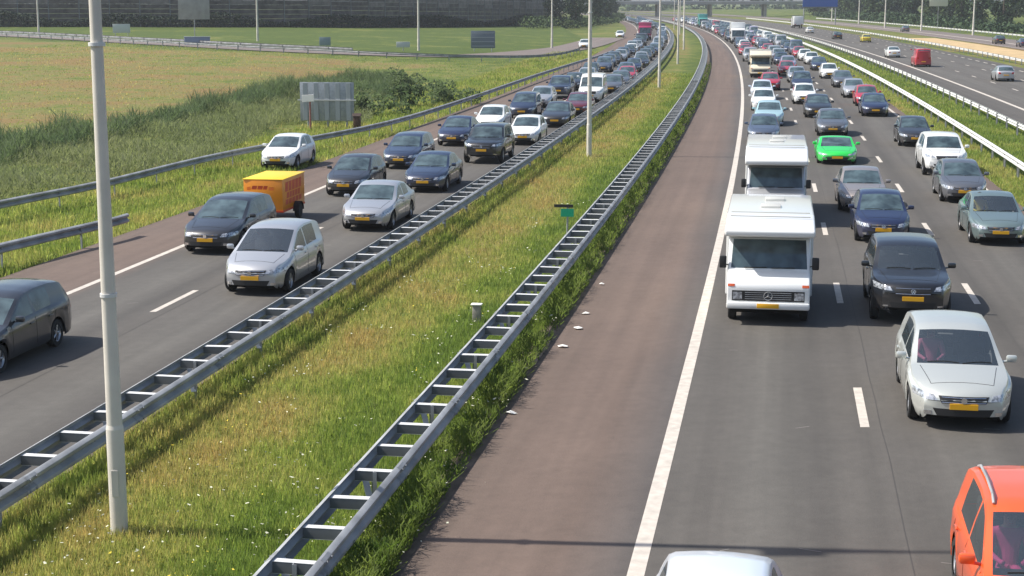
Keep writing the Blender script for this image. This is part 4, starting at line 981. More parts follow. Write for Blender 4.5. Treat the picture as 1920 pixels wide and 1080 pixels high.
# ------------------------------------------------------------------ motorhome, trailer, lorry
def motorhome(pcol, off, Yax, label, L=5.7, hw=1.07, group=None, cab='white', z=0.0, tall=0.0, star=True, clear=False, detail=True, tint=None):
    tf = .78; Yc = Yax - tf + L / 2; t = empty('motorhome', at(off, Yc), yaw(Yc), label, 'motorhome', group); sh = Vector((0, -L / 2, 0)); rz = 2.50 + tall
    pm = PAINT[pcol]; pc = PAINT[cab]
    def part(b, nm, m, par=None, sm=True): return link(nm, b.mesh(nm, m, sm, 40), par or t, sh if par is None else None)
    cabp = [(.06, .42), (.0, .50), (.0, .92), (.05, 1.02), (.30, 1.22), (.42, 1.27), (.80, 2.0), (.95, 2.05), (1.75, 2.05), (1.75, .40), (.9, .38)]
    b = MB(); b.prism_x(cabp, .985, .045); cabo = part(b, 'cab', pc)
    bvh = BVHTree.FromPolygons([Vector(v) for v in b.v], b.f)
    hp = [(.14, 2.12), (.12, 2.27), (.40, 2.36 + tall * .5), (.95, rz - .05), (1.5, rz), (L - .25, rz), (L - .04, rz - .15), (L, .55), (L - .1, .42), (1.62, .42), (1.62, 2.03), (.75, 2.03)]
    b = MB(); b.prism_x(hp, hw, .05); part(b, 'living_box', pm)
    b = MB(); b.add(*patch(bvh, [(-.91, 1.315), (.91, 1.315), (.87, 1.97), (-.87, 1.97)], 'front', L, 8, 5, .006)); ws = part(b, 'windscreen', M['glass'])
    for s in (1, -1):
        b = MB(); b.add(*patch(bvh, [(.62, 1.32), (1.5, 1.32), (1.5, 1.9), (.92, 1.9)], 'right' if s > 0 else 'left', L, 4, 3, .006)); part(b, 'side_window', M['glass'])
        b = MB(); b.box((s * (.985 + .12), .45, 1.45), (.17, .09, .30), bev=.03); b.tube((s * .95, .52, 1.36), (s * 1.09, .46, 1.4), .015, None, 6); part(b, 'door_mirror', M['black'])
        b = MB(); b.add(*patch(bvh, [(s * .62, .62), (s * .84, .62), (s * .84, .80), (s * .62, .80)], 'front', L, 4, 3, .016)); part(b, 'headlight', M['lamp'])
        b = MB(); b.add(*patch(bvh, [(s * .80, .93), (s * .965, .93), (s * .965, .99), (s * .80, .99)], 'front', L, 3, 2, .010)); part(b, 'indicator', M['amber'])
        b = MB(); b.box((s * (hw + .004), 3.1, 1.55), (.02, 1.0, .5), bev=.008); part(b, 'side_window', M['glass'])
        b = MB(); b.box((s * (hw + .006), 3.4, .98), (.012, 3.2, .10)); part(b, 'trim_stripe', M['zinc'])
    b = MB(); b.add(*patch(bvh, [(-.86, .585), (.86, .585), (.86, .835), (-.86, .835)], 'front', L, 8, 3, .008)); gr = part(b, 'grille', M['black'])
    b = MB()
    for zz_ in (.64, .69, .74, .79): b.box((0, -.012, zz_), (1.1, .012, .012))
    if star: badge(b, (0, -.012, .715), .10, 'star')
    part(b, 'grille_trim', M['zinc'])
    b = MB(); b.box((0, -.03, .48), (1.98, .16, .17), bev=.05); bo = part(b, 'bumper', pc)
    b = MB(); b.box((0, -.118, .49), (.52, .014, .11), bev=.004); part(b, 'number_plate', M['plate'])
    b = MB(); b.box((0, L / 2, .36), (1.7, L - .7, .25)); part(b, 'underbody', M['under'], sm=False)
    b = MB(); b.box((0, L * .5, rz + .025), (.5, .5, .06), bev=.02); part(b, 'roof_vent', simple('vent_plastic', (.5, .5, .47), .5))
    b = MB(); b.box((.1, L * .74, rz + .03), (.5, .45, .08), bev=.02); part(b, 'roof_vent', simple('vent_plastic', (.5, .5, .47), .5))
    b = MB()
    for yy in (1.0, 1.75): b.box((0, yy, rz + .004), (hw * 1.8, .03, .018))
    part(b, 'roof_seam', simple('seam', (.35, .34, .3), .7))
    b = MB()
    for x0, x1 in ((-.6, -.05), (.05, .62)): b.tube((x0, .415, 1.33), (x1, .42, 1.345), .012, None, 6)
    part(b, 'wiper', M['black'])
    for ty in (tf, L - 1.5):
        for s in (1, -1):
            b = MB(); b.lathe_x([(-.1, .2), (-.1, .31), (-.07, .335), (.07, .335), (.1, .31), (.1, .2), (.07, .19), (.05, .02)] if s > 0 else [(.1, .2), (.1, .31), (.07, .335), (-.07, .335), (-.1, .31), (-.1, .2), (-.07, .19), (-.05, .02)], 22)
            link('wheel', b.mesh('wheel', M['tyre'], True), t, sh + Vector((s * .86, ty, .335)))
    return t, sh, ws
def trailer(off, Yf, label):
    L, hw = 2.65, .71; t = empty('box_trailer', at(off, Yf + L / 2), yaw(Yf), label, 'trailer'); sh = Vector((0, -L / 2, 0))
    yel = simple('trailer_yellow', (.84, .28, .008), .4, 0, .3, var=.06, vscale=2); red = simple('trailer_red', (.62, .07, .012), .45)
    def part(b, nm, m, sm=True): return link(nm, b.mesh(nm, m, sm, 40), t, sh)
    b = MB(); b.box((0, L / 2, .97), (hw * 2, L, 1.08), bev=.03); part(b, 'box_body', yel)
    b = MB(); b.box((0, L / 2, 1.525), (hw * 2 + .05, L + .05, .03), bev=.008); part(b, 'roof', simple('trailer_roof', (.86, .55, .02), .4))
    # faded red wordmark: a slanted row of letter blocks with bars either side
    b = MB()
    def bar(x0, x1, z0, z1, sl=.04): b.add([(x0, -.003, z0), (x1, -.003, z0), (x1 + sl, -.003, z1), (x0 + sl, -.003, z1), (x0, .012, z0), (x1, .012, z0), (x1 + sl, .012, z1), (x0 + sl, .012, z1)], [(0, 1, 2, 3), (0, 4, 5, 1), (3, 2, 6, 7), (1, 5, 6, 2), (0, 3, 7, 4)])
    for x0, x1 in ((-.42, -.24), (-.21, -.03), (0.0, .14)): bar(x0, x1, 1.17, 1.30)
    for z0 in (1.15, 1.19, 1.23): bar(-.6, -.46, z0, z0 + .022); bar(.19, .38, z0, z0 + .022)
    part(b, 'front_lettering', red, False)
    b = MB(); x = hw + .003
    for y0, y1, z0, z1 in ((.3, 2.3, 1.06, 1.40), (.45, 2.1, .82, 1.02), (.3, 2.3, .60, .78)):
        n_ = 5
        for i in range(n_):
            a = y0 + (y1 - y0) * i / n_; c = y0 + (y1 - y0) * (i + .8) / n_
            b.add([(x, a, z0), (x, c, z0), (x, c + .05, z1), (x, a + .05, z1), (x - .012, a, z0), (x - .012, c, z0), (x - .012, c + .05, z1), (x - .012, a + .05, z1)], [(0, 1, 2, 3), (0, 4, 5, 1), (3, 2, 6, 7), (1, 5, 6, 2), (0, 3, 7, 4)])
    part(b, 'side_lettering', red, False)
    b = MB(); b.box((0, L / 2, .40), (hw * 2 + .02, L + .02, .07), bev=.01); part(b, 'floor_rail', red)
    b = MB(); b.tube((-.35, .2, .37), (0, -1.1, .40), .03, None, 8); b.tube((.35, .2, .37), (0, -1.1, .40), .03, None, 8); b.box((0, -1.15, .42), (.12, .3, .1), bev=.02); b.tube((0, -.8, .1), (0, -.8, .55), .03, None, 8)
    part(b, 'drawbar', M['zinc_dark'])
    for s in (1, -1):
        b = MB(); b.lathe_x([(-.08, .15), (-.08, .25), (-.05, .275), (.05, .275), (.08, .25), (.08, .15), (.06, .01)], 20)
        wv = link('wheel', b.mesh('wheel', M['tyre'], True), t, sh + Vector((s * (hw + .11), L * .56, .275)))
        b = MB()
        for i in range(9):
            a0, a1 = R(180 * i / 9), R(180 * (i + 1) / 9)
            p0, p1 = (L * .56 + .33 * math.cos(a0), .275 + .33 * math.sin(a0)), (L * .56 + .33 * math.cos(a1), .275 + .33 * math.sin(a1))
            b.add([(s * hw, p0[0], p0[1]), (s * (hw + .22), p0[0], p0[1]), (s * (hw + .22), p1[0], p1[1]), (s * hw, p1[0], p1[1])], [(0, 1, 2, 3)])
        part(b, 'mudguard', M['black'])
        b = MB(); b.box((s * .55, L + .015, .52), (.2, .03, .08), bev=.01); part(b, 'tail_light', M['lampred'])
    return t
def lorry(cabp, boxp, off, Yax, label, L=9., h=3.6, group=None, away=False, name='lorry'):
    Yc = Yax + L / 2 - 1.2; t = empty(name, at(off, Yc), yaw(Yc) + (math.pi if away else 0), label, 'lorry', group); sh = Vector((0, -L / 2, 0))
    def part(b, nm, m, sm=True): return link(nm, b.mesh(nm, m, sm, 40), t, sh)
    b = MB(); b.prism_x([(.0, .45), (0, 1.25), (.18, 2.5), (.45, 2.75), (2.0, 2.8), (2.0, .5)], 1.2, .06); part(b, 'cab', PAINT[cabp])
    b = MB(); b.prism_x([(2.15, .95), (2.15, h), (L, h), (L, .95)], 1.25, .03); part(b, 'cargo_box', PAINT[boxp])
    b = MB(); b.prism_x([(-.012, 1.3), (.15, 2.4), (.2, 2.4), (.05, 1.3)], 1.08); part(b, 'windscreen', M['glass'])
    b = MB(); b.prism_x([(-.02, .62), (-.02, 1.15), (.1, 1.15), (.1, .62)], .8); part(b, 'grille', M['black'])
    b = MB(); b.box((0, -.03, .5), (2.4, .2, .28), bev=.05); part(b, 'bumper', M['under'])
    b = MB(); b.box((0, -.14, .5), (.5, .02, .11)); part(b, 'number_plate', M['plate'])
    b = MB(); b.box((0, L / 2, .75), (1.0, L - .5, .3)); part(b, 'chassis', M['under'])
    for s in (1, -1):
        b = MB(); b.box((s * .98, -.02, .8), (.3, .06, .18), bev=.02); part(b, 'headlight', M['lamp'])
        b = MB(); b.box((s * 1.38, .25, 2.0), (.16, .1, .45), bev=.03); b.tube((s * 1.15, .25, 2.1), (s * 1.36, .25, 2.1), .02); part(b, 'door_mirror', M['black'])
        b = MB(); b.box((s * .9, L + .01, 1.05), (.4, .04, .14)); part(b, 'tail_light', M['lampred'])
        for ty in (1.2, L - 1.8):
            b = MB(); b.lathe_x([(-.14, .2), (-.14, .44), (-.1, .48), (.1, .48), (.14, .44), (.14, .2), (.08, .02)], 18)
            link('wheel', b.mesh('wheel', M['tyre'], True), t, sh + Vector((s * 1.02, ty, .48)))
    return t

def roof_rails(t, key):
    sp = SPEC[key]
    for s in (1, -1):
        b = MB(); pts = [(s * (sp['W'] / 2 - .30), y, z) for y, z in ((2.15, 1.565), (2.3, 1.64), (2.9, 1.675), (3.5, 1.65), (3.75, 1.57))]
        for p, q in zip(pts[:-1], pts[1:]): b.tube(p, q, .019, None, 8)
        o = b.obj('roof_rail', M['zinc'], t, True); o.location = (0, -sp['L'] / 2, 0)
# ------------------------------------------------------------------ traffic
GL_, GR_, GF_ = 'cars in the jam on the left carriageway', 'cars in the jam on the right carriageway', 'cars on the free flowing far carriageway'
def L_(*a, **k): return car(*a, group=GL_, **k)
# left carriageway
L_('estate', 'charcoal', -15.25, 32.3, 'dark grey estate car cut off by the left photo edge')
mp = L_('mpv_low', 'charcoal', -15.65, 48.6, 'dark grey people carrier towing the orange trailer')
trailer(-16.15, 54.9, 'orange yellow box trailer with red lettering, hitched behind a dark people carrier')
pic = L_('mpv', 'silver', -12.05, 41.7, 'bright silver people carrier beside the left guardrail, in front of the orange trailer', clear=True)
L_('sedan', 'silver', -12.1, 53.5, 'silver saloon behind the silver people carrier, next to the left guardrail')
L_('hatch', 'charcoal', -15.3, 63.0, 'charcoal hatchback directly behind the orange trailer')
L_('sedan', 'darkblue', -12.45, 64.4, 'dark blue saloon behind the silver saloon, by the left guardrail')
L_('estate', 'darkblue', -15.5, 73.4, 'dark blue estate in the shoulder-side lane, behind the charcoal hatchback')
L_('suv', 'black', -12.1, 75.8, 'tall black off-roader beside the guardrail, in front of the small white van')
L_('sedan', 'navy', -15.3, 85.0, 'navy saloon ahead of the white car, left of the tall black off-roader')
L_('hatch', 'white', -14.9, 94.0, 'white hatchback half hidden behind the tall black off-roader')
L_('hatch', 'white', -11.6, 85.5, 'white hatchback close to the left guardrail, right behind the tall black off-roader')
L_('mpv', 'darkblue', -14.5, 104.9, 'dark blue people carrier behind the half hidden white hatchback', tier=2)
L_('sedan', 'charcoal', -11.4, 97.5, 'charcoal saloon next to the guardrail, left of the second lamp post', tier=2)
L_('hatch', 'silver', -14.7, 115.3, 'silver hatchback peeping out behind the dark blue people carrier', tier=2)
L_('sedan', 'maroon', -11.2, 107.6, 'dark maroon saloon behind the charcoal saloon at the second lamp post', tier=2)
L_('suv', 'darkblue', -14.6, 126, 'dark blue off-roader left of the tall white van', tier=2)
L_('van', 'white', -11.6, 121.3, 'tall white van behind the second lamp post', tier=2, name='van', cat='van')
L_('estate', 'grey', -11.0, 133, 'grey estate right behind the tall white van', tier=2)
L_('hatch', 'red', -11.0, 151.2, 'bright pinkish red hatchback beside the guardrail on the left carriageway', tier=2)
L_('hatch', 'charcoal', -14.7, 137.5, 'charcoal hatchback in the shoulder-side lane, left behind the tall white van', tier=2)
L_('sedan', 'grey', -11.0, 142, 'grey saloon just in front of the bright red hatchback', tier=2)
L_('sedan', 'silver', -14.6, 148.5, 'silver saloon to the left of the bright red hatchback', tier=2)
car('hatch', 'white', -21.1, 73.1, 'white car standing on the grass verge beside the left guardrail', None)
lorry('magenta', 'magenta', -14.9, 311.9, 'distant purple red lorry in the left carriageway jam', 9, 3.4)
# right carriageway, shoulder-side lane
def R_(*a, **k): return car(*a, group=GR_, **k)
R_('city', 'icewhite', 1.25, 14.85, 'icy white car of which only the roof shows at the bottom photo edge')
mh, sh1, _ = motorhome('white', 1.63, 37.9, 'white motorhome with black grille, nearest the camera, beside the white edge line', L=5.8)
motorhome('white', 1.80, 54.6, 'second white motorhome, behind the nearest one', L=6.6, tall=.16, star=False, cab='silver')
R_('hatch', 'bluegrey', 1.35, 86.3, 'blue grey hatchback directly behind the second white motorhome')
R_('sedan', 'cyan', 1.75, 98.6, 'pale cyan saloon in the edge lane behind the blue grey hatchback', tier=2)
R_('hatch', 'white', 1.5, 112.1, 'white hatchback behind the pale cyan saloon', tier=2)
R_('hatch', 'icewhite', 1.5, 124.6, 'pale hatchback in front of the pinkish red car', tier=2)
R_('hatch', 'red', 2.4, 137.8, 'pinkish red hatchback in front of the cream motorhome', tier=2)
motorhome('cream', 1.9, 160.5, 'cream motorhome with high roof, farther back in the edge lane', L=6., cab='cream', tall=.2, star=False)
# middle lane
orange = R_('mpv', 'orange', 5.18, 17.3, 'orange red car cut off by the bottom right corner of the photo', clear=True)
roof_rails(orange, 'mpv')
ford = R_('mpv_low', 'palesilver', 5.25, 28.5, 'pale silver people carrier nearest the camera in the middle lane', clear=True)
suv = R_('suv', 'black', 5.1, 37.9, 'black off-roader right of the nearest motorhome', clear=True)
R_('hatch', 'navy', 5.26, 50.7, 'navy blue hatchback with yellow plate behind the black off-roader')
R_('sedan', 'beige', 5.05, 58.3, 'beige silver saloon tucked behind the navy blue hatchback')
R_('sports', 'green', 4.84, 75.5, 'bright green low sports car in the middle lane')
R_('sedan', 'grey', 5.33, 91, 'grey saloon with lit chrome face behind the green sports car')
R_('sedan', 'black', 5.08, 105.4, 'black saloon between the grey saloon and a white hatchback', tier=2)
R_('hatch', 'white', 4.65, 119.3, 'white hatchback in the middle lane behind the black saloon', tier=2)
R_('mpv', 'darkblue', 5.1, 136.5, 'dark blue people carrier behind the middle lane white hatchback', tier=2)
R_('hatch', 'red', 4.75, 165, 'red hatchback in the middle lane, right of the cream motorhome', tier=2)
R_('hatch', 'silver', 5.2, 150.5, 'silver hatchback behind the middle lane dark blue people carrier', tier=2)
R_('sedan', 'lilac', 5.5, 180.5, 'lilac grey saloon behind the middle lane red hatchback', tier=2)
# lane beside the grass strip
gg = R_('sedan', 'greygreen', 8.95, 50.3, 'grey green saloon at the right photo edge', clear=True)
R_('hatch', 'grey', 9.1, 60.9, 'dark grey hatchback behind the grey green saloon')
R_('suv', 'white', 9.42, 70.3, 'white car beside the grass strip, behind the dark grey hatchback')
R_('hatch', 'charcoal', 9.45, 84.6, 'charcoal hatchback at the grass strip, behind the white car')
R_('sedan', 'navy', 8.95, 106.6, 'navy saloon in front of the red car beside the grass strip', tier=2)
R_('hatch', 'red', 9.2, 116.9, 'red car beside the grass strip, half hidden by a navy saloon', tier=2)
R_('sedan', 'silver', 8.93, 127, 'silver saloon behind the red car at the grass strip', tier=2)
R_('sedan', 'grey', 9.0, 142, 'grey saloon between the silver saloon and a white hatchback at the grass strip', tier=2)
R_('hatch', 'white', 8.75, 158.3, 'white hatchback at the grass strip, in front of a blue saloon', tier=2)
R_('sedan', 'darkblue', 8.8, 176.5, 'blue saloon at the grass strip behind the white hatchback', tier=2)
R_('hatch', 'white', 8.95, 193.5, 'farther white hatchback at the grass strip, behind the blue saloon', tier=2)
# far carriageway
def F_(*a, **k): return car(*a, group=GF_, away=True, **k)
F_('hatch', 'silver', 25.3, 154.2, 'silver hatchback alone on the far carriageway near the right photo edge', tier=2)
F_('van', 'red', 21.5, 188, 'red van on the far carriageway', tier=2, name='van', cat='van')
F_('sedan', 'white', 21.5, 218, 'white saloon left of the red van on the far carriageway', tier=2)
F_('hatch', 'yellow', 26.3, 296, 'small yellow car on the far carriageway', tier=1)
F_('sedan', 'black', 23.5, 320, 'small black car left of the yellow car on the far carriageway', tier=1)
F_('hatch', 'white', 23.5, 377, 'tiny white car beside the pale lorry on the far carriageway', tier=1)
lorry('white', 'white', 27.6, 442, 'distant white lorry on the far carriageway', 8, 3.3, away=True)
car('hatch', 'charcoal', 48.8, 285, 'dark car on the far slip road near the right photo edge', tier=1, away=True)
car('sedan', 'navy', 49.2, 266, 'dark blue car on the far slip road, cut by the right photo edge', tier=1, away=True)
car('hatch', 'grey', 49, 395, 'grey car far along the slip road beyond the sandy strip', tier=1, away=True)
car('hatch', 'white', -23.5, 257, 'white car where the ramp leaves the left carriageway', tier=1)
car('hatch', 'white', -20.3, 330, 'tiny white car on the shoulder near the dark trees', tier=1)
lorry('white', 'white', 2.2, 285, 'white lorry far back in the edge lane of the right jam', 10, 3.7)
lorry('teal', 'teal', 1.9, 452, 'tiny teal lorry deep in the right jam', 10, 3.8)
R_('hatch', 'red', 1.6, 366, 'tiny red car in the edge lane in front of the teal lorry', tier=1)
# the rest of the jam, too small to show parts
LN = {-15.1: (160, GL_, 'left carriageway, shoulder-side lane'), -11.6: (161, GL_, 'left carriageway, guardrail-side lane'), 1.75: (174, GR_, 'right carriageway, edge lane'), 5.25: (193, GR_, 'right carriageway, middle lane'), 8.8: (205, GR_, 'right carriageway, grass-side lane')}
pal_l = ['charcoal', 'darkblue', 'black', 'grey', 'silver', 'charcoal', 'navy', 'bluegrey', 'white', 'silver', 'black']
pal_r = ['silver', 'white', 'black', 'darkblue', 'grey', 'white', 'navy', 'silver', 'charcoal', 'red', 'lilac', 'palesilver', 'bluegrey']
cn = {'darkblue': 'dark blue', 'bluegrey': 'blue grey', 'palesilver': 'pale silver'}
taken = {-15.1: [(306, 322)], 1.75: [(278, 297), (360, 371), (446, 463)]}
for off, (y, grp, wh) in LN.items():
    step = 9.6
    while y < 600:
        if not any(a < y < b for a, b in taken.get(off, [])):
            c = rnd.choice(pal_l if off < 0 else pal_r)
            k = rnd.choice(['hatch', 'sedan', 'estate', 'mpv', 'hatch', 'suv', 'sedan'] + (['van'] if rnd.random() < .3 else []))
            dist = 'small' if y < 260 else ('tiny' if y < 400 else 'speck-like')
            kn = {'hatch': 'hatchback', 'sedan': 'saloon', 'estate': 'estate', 'mpv': 'people carrier', 'suv': 'off-roader', 'van': 'van'}[k]
            car(k, c, off + rnd.uniform(-.3, .3), y, f'{dist} distant {cn.get(c, c)} {kn} in the jam, {wh}', grp, 1, name='van' if k == 'van' else 'car', cat='van' if k == 'van' else 'car')
        y += step * rnd.uniform(.85, 1.35) * (1 if y < 350 else 1.25)
# people the photograph shows through windscreens
seat_person(ford, 'mpv_low', -1, 'pink', 'person in a pink top on the passenger side of the pale silver people carrier')
seat_person(orange, 'mpv', -1, 'magenta', 'person in a magenta top behind the windscreen of the orange red car')
seat_person(gg, 'sedan', -1, 'yellow', 'person in a yellow top inside the grey green saloon')

# ------------------------------------------------------------------ signs and small things
def sign_board(loc, rz, w_, h_, zb, mat, back, label, posts=2, ribs=0, name='road_sign', post_h=None, nbars=0):
    t = empty(name, loc, rz, label, 'sign'); b = MB(); b.box((0, 0, zb + h_ / 2), (w_, .04, h_), bev=.01); b.obj('panel', mat, t, True)
    xs = [0] if posts == 1 else np.linspace(-w_ * .36, w_ * .36, posts)
    for x in xs:
        b = MB(); b.tube((x, .09, -.4), (x, .09, zb + h_ * .95), .06, None, 10); b.obj('post', M['zinc'], t, True)
    for i in range(ribs):
        b = MB(); b.box((-w_ / 2 + (i + .5) * w_ / ribs, -.045, zb + h_ / 2), (w_ / ribs * .42, .05, h_ * .97), bev=.01); b.obj('rib', back, t)
    for i in range(nbars):
        b = MB(); b.box((0, -.04, zb + (i + .5) * h_ / nbars), (w_ * .94, .04, .09)); b.obj('rail', back, t)
    return t
def gz(x, y): return float(ground_z(x, y))
alu = simple('alu_panel', (.30, .33, .36), .5, .3, var=.12); alu2 = simple('alu_rib', (.36, .39, .42), .5, .3)
p = (-11.3, 96.8); t = sign_board((*p, gz(*p)), R(-6), 3.35, 2.35, .45, alu, alu2, 'big grey ribbed back of a direction sign standing in front of the reeds', 3, 5)
b = MB(); b.box((.0, -.10, 1.72), (3.6, .05, .07)); b.obj('cross_bar', M['zinc_light'], t)
p = (-12.3, 95.6); t = empty('small_sign', (*p, gz(*p)), R(-8), 'small white tilted plate on a reddish post in front of the big grey sign back', 'sign')
b = MB(); b.box((0, -.02, 1.9), (.75, .03, .42), Matrix.Rotation(R(-4), 3, 'Y'), bev=.01); b.obj('plate', simple('white_plate', (.78, .76, .74), .5), t)
b = MB(); b.tube((.1, .04, -.3), (.1, .04, 1.9), .06, None, 10); b.obj('post', simple('reddish_post', (.30, .13, .11), .7), t, True)
p = (-9.35, 95.4); t = empty('emergency_phone', (*p, gz(*p)), R(-5), 'dark brown squat roadside box behind the guardrail, right of the big grey sign', 'roadside box')
b = MB(); b.box((0, 0, .42), (.42, .38, .85), bev=.04); b.obj('cabinet', simple('brown_box', (.07, .035, .02), .7, var=.2), t, True)
b = MB(); b.prism_x([(-.25, .85), (0, 1.02), (.25, .85)], .27, .01); b.obj('lid', simple('brown_lid', (.035, .018, .012), .7), t)
p = (-45.5, 229.); t = sign_board((*p, gz(*p)), R(12), 4.4, 3.4, 3.6, simple('pale_sign', (.33, .33, .30), .6, .1, var=.18, vscale=1.), alu2, 'pale grey slanting sign on a single post behind the ramp guardrail', 1)
p2 = (-44.6, 226); t = empty('cable_cabinet', (*p2, gz(*p2)), R(10), 'low blue grey cabinet at the foot of the slanting sign', 'cabinet')
b = MB(); b.box((0, 0, .6), (3.6, .8, 1.2), bev=.06); b.obj('housing', simple('cabinet_blue', (.22, .27, .36), .6), t, True); b = MB(); b.box((0, -.02, 1.23), (3.7, .9, .06), bev=.02); b.obj('lid', simple('cabinet_lid', (.3, .34, .4), .6), t, True)
p = (-66.5, 272.); sign_board((*p, gz(*p)), R(10), 2.9, 1.5, .5, simple('white_board', (.55, .57, .55), .6), alu2, 'small whitish board on the bank, just right of the nearest lamp post', 2)
p = (-4.2, 231.); sign_board((*p, gz(*p)), R(3), 3.5, 2.5, .5, simple('grey_board', (.16, .19, .23), .6, .2), alu2, 'small grey sign back with dark crossbars behind the ramp guardrail', 2, nbars=4)
p = (-26.5, 226.); sign_board((*p, gz(*p)), R(3), 1.6, 1.2, .4, simple('blue_board', (.22, .28, .3), .6), alu2, 'little bluish board left of the lamp post on the green bank', 1)
p = (-15.3, 224.); sign_board((*p, gz(*p)), R(3), 1.9, .8, .5, simple('white_board2', (.5, .52, .5), .6), alu2, 'little whitish board right of the lamp post behind the ramp guardrail', 1)
p = at(-4.9, 50.3); t = empty('distance_marker', (p.x, p.y, -.03), yaw(50), 'small green distance marker with dark top bar at the right double guardrail', 'sign')
b = MB(); b.box((0, 0, 1.0), (.42, .025, .26), bev=.008); b.obj('plate', simple('marker_green', (.0, .30, .16), .45), t); b = MB(); b.box((-.12, 0, 1.22), (.62, .03, .10), bev=.008); b.obj('top_bar', M['black'], t)
b = MB(); b.tube((0, .03, -.3), (0, .03, 1.2), .03, None, 8); b.obj('post', M['zinc'], t)
p = at(-5.46, 37.7); t = empty('marker_post', (p.x, p.y, -.03), yaw(38), 'short grey post with white cap in the grass beside the right double guardrail', 'post')
b = MB(); b.box((0, 0, .18), (.2, .14, .5), bev=.02); b.obj('shaft', simple('marker_grey', (.30, .28, .24), .8, var=.2), t, True); b = MB(); b.box((0, 0, .44), (.27, .2, .035), bev=.012); b.obj('cap', M['litter'], t, True)
# drain slabs and litter on the verge edge
for (yy, nsl, lab) in ((33.2, 4, 'row of pale brown drain slabs under the right guardrail, nearer patch'), (49.2, 3, 'row of pale brown drain slabs under the right guardrail, farther patch by the green marker')):
    b = MB()
    for i in range(nsl):
        q = at(-3.62, yy + i * .62); b.box((q.x, q.y, .0), (.62, .56, .09), Matrix.Rotation(yaw(yy) + rnd.uniform(-.05, .05), 3, 'Z'), bev=.015)
    o = b.obj('drain_slabs', simple('slab', (.30, .22, .165), .9, var=.25, vscale=3)); tag(o, lab, 'drain')
def litter(o_, y, s, lab):
    q = at(o_, y); b = MB(); vs = []; n = 7
    for j in range(n):
        a = 2 * math.pi * j / n; vs.append((s * .8 * rnd.uniform(.6, 1.2) * math.cos(a), s * rnd.uniform(.35, .6) * math.sin(a), rnd.uniform(.005, .05)))
    vs.append((0, 0, .07)); b.add(vs, [(j, (j + 1) % n, n) for j in range(n)])
    ob = b.obj('litter_scrap', M['litter']); ob.location = (q.x, q.y, .004); tag(ob, lab, 'litter', 'white litter scraps on the shoulder edge')
litter(-3.15, 28.9, .14, 'crumpled white litter scrap nearest the camera on the brown shoulder')
litter(-2.95, 34.7, .15, 'white litter scrap beside the drain slabs on the brown shoulder')
litter(-2.85, 36.7, .17, 'widest white litter scrap on the brown shoulder edge')
litter(-2.9, 38.5, .13, 'third white litter scrap up the brown shoulder edge')
litter(-2.95, 42.6, .12, 'farthest white litter scrap on the brown shoulder edge')

# blue direction sign over the far carriageway
p = at(42, 505); t = empty('overhead_sign', (p.x, p.y, 0), 0, 'blue motorway direction sign at the top photo edge before the trees', 'sign')
b = MB(); b.box((0, 0, 7.4), (11., .15, 4.2), bev=.03); b.obj('panel', simple('sign_blue', (.02, .10, .42), .5), t); b = MB(); b.box((0, -.1, 5.45), (11.2, .1, .35)); b.obj('lower_edge', M['zinc_dark'], t)
b = MB()
for x in (-5, 5): b.tube((x, .3, -.3), (x, .3, 9.4), .2, None, 10)
b.obj('post', M['zinc'], t, True)
p = (107.2, 402.5); t = sign_board((*p, gz(*p)), 0, 4.6, 3.4, 6.2, simple('cream_panel', (.68, .66, .5), .5), alu2, 'pale cream sign panel high before the right trees', 1)

# ------------------------------------------------------------------ noise barrier, viaduct, trees
wood = simple('barrier_boards', (.095, .082, .075), .85, var=.45, vscale=.9); wood2 = simple('barrier_boards_pale', (.17, .15, .14), .85, var=.35, vscale=.7)
def barrier():
    pts = resample(catmull([(-260, 302), (-180, 309), (-103, 321), (-51, 333), (-20, 374), (6, 449), (12, 480)], 10), 6.)
    x0, y0 = pts[0]; t = empty('noise_barrier', (x0, y0, gz(x0, y0)), 0, 'long dark brown noise barrier of horizontal boards behind the green bank', 'noise barrier'); base = t.location
    for i, (a, c) in enumerate(zip(pts[:-1], pts[1:])):
        if i >= 100: break
        m = Vector(((a[0] + c[0]) / 2, (a[1] + c[1]) / 2, gz(*a) - .2)); ang = math.atan2(c[1] - a[1], c[0] - a[0]); rot = Matrix.Rotation(ang, 3, 'Z'); b = MB()
        z = 0
        for k in range(9):
            b.cur = 1 if (k >= 5 and rnd.random() < .6) else 0; hh = .95 if k < 8 else .5
            b.box(m + Vector((0, 0, z + hh / 2)) - base, (5.8, .16 + .05 * (k % 2), hh - .04), rot); z += hh
        b.obj('panel', [wood, wood2], t)
        b = MB(); b.box(Vector((a[0], a[1], gz(*a) + 4)) - base, (.22, .3, 8.6), rot); b.obj('post', M['zinc_dark'], t)
barrier()
def leaf_cloud(centers, radii, n, size, rng):
    c = rng.integers(0, len(centers), n); d = rng.normal(0, 1, (n, 3)); d /= np.linalg.norm(d, axis=1)[:, None]
    rr = rng.uniform(.45, 1.05, n) ** .6; P = centers[c] + d * (radii[c] * rr)[:, None] * np.array([1, 1, .85])
    a = rng.normal(0, 1, (n, 3)); a /= np.linalg.norm(a, axis=1)[:, None]; b = np.cross(a, rng.normal(0, 1, (n, 3))); b /= np.linalg.norm(b, axis=1)[:, None]
    s = (size * rng.uniform(.5, 1.2, n))[:, None]
    return np.stack([P - a * s, P + b * s * .6, P + a * s, P - b * s * .6], 1).reshape(-1, 3)
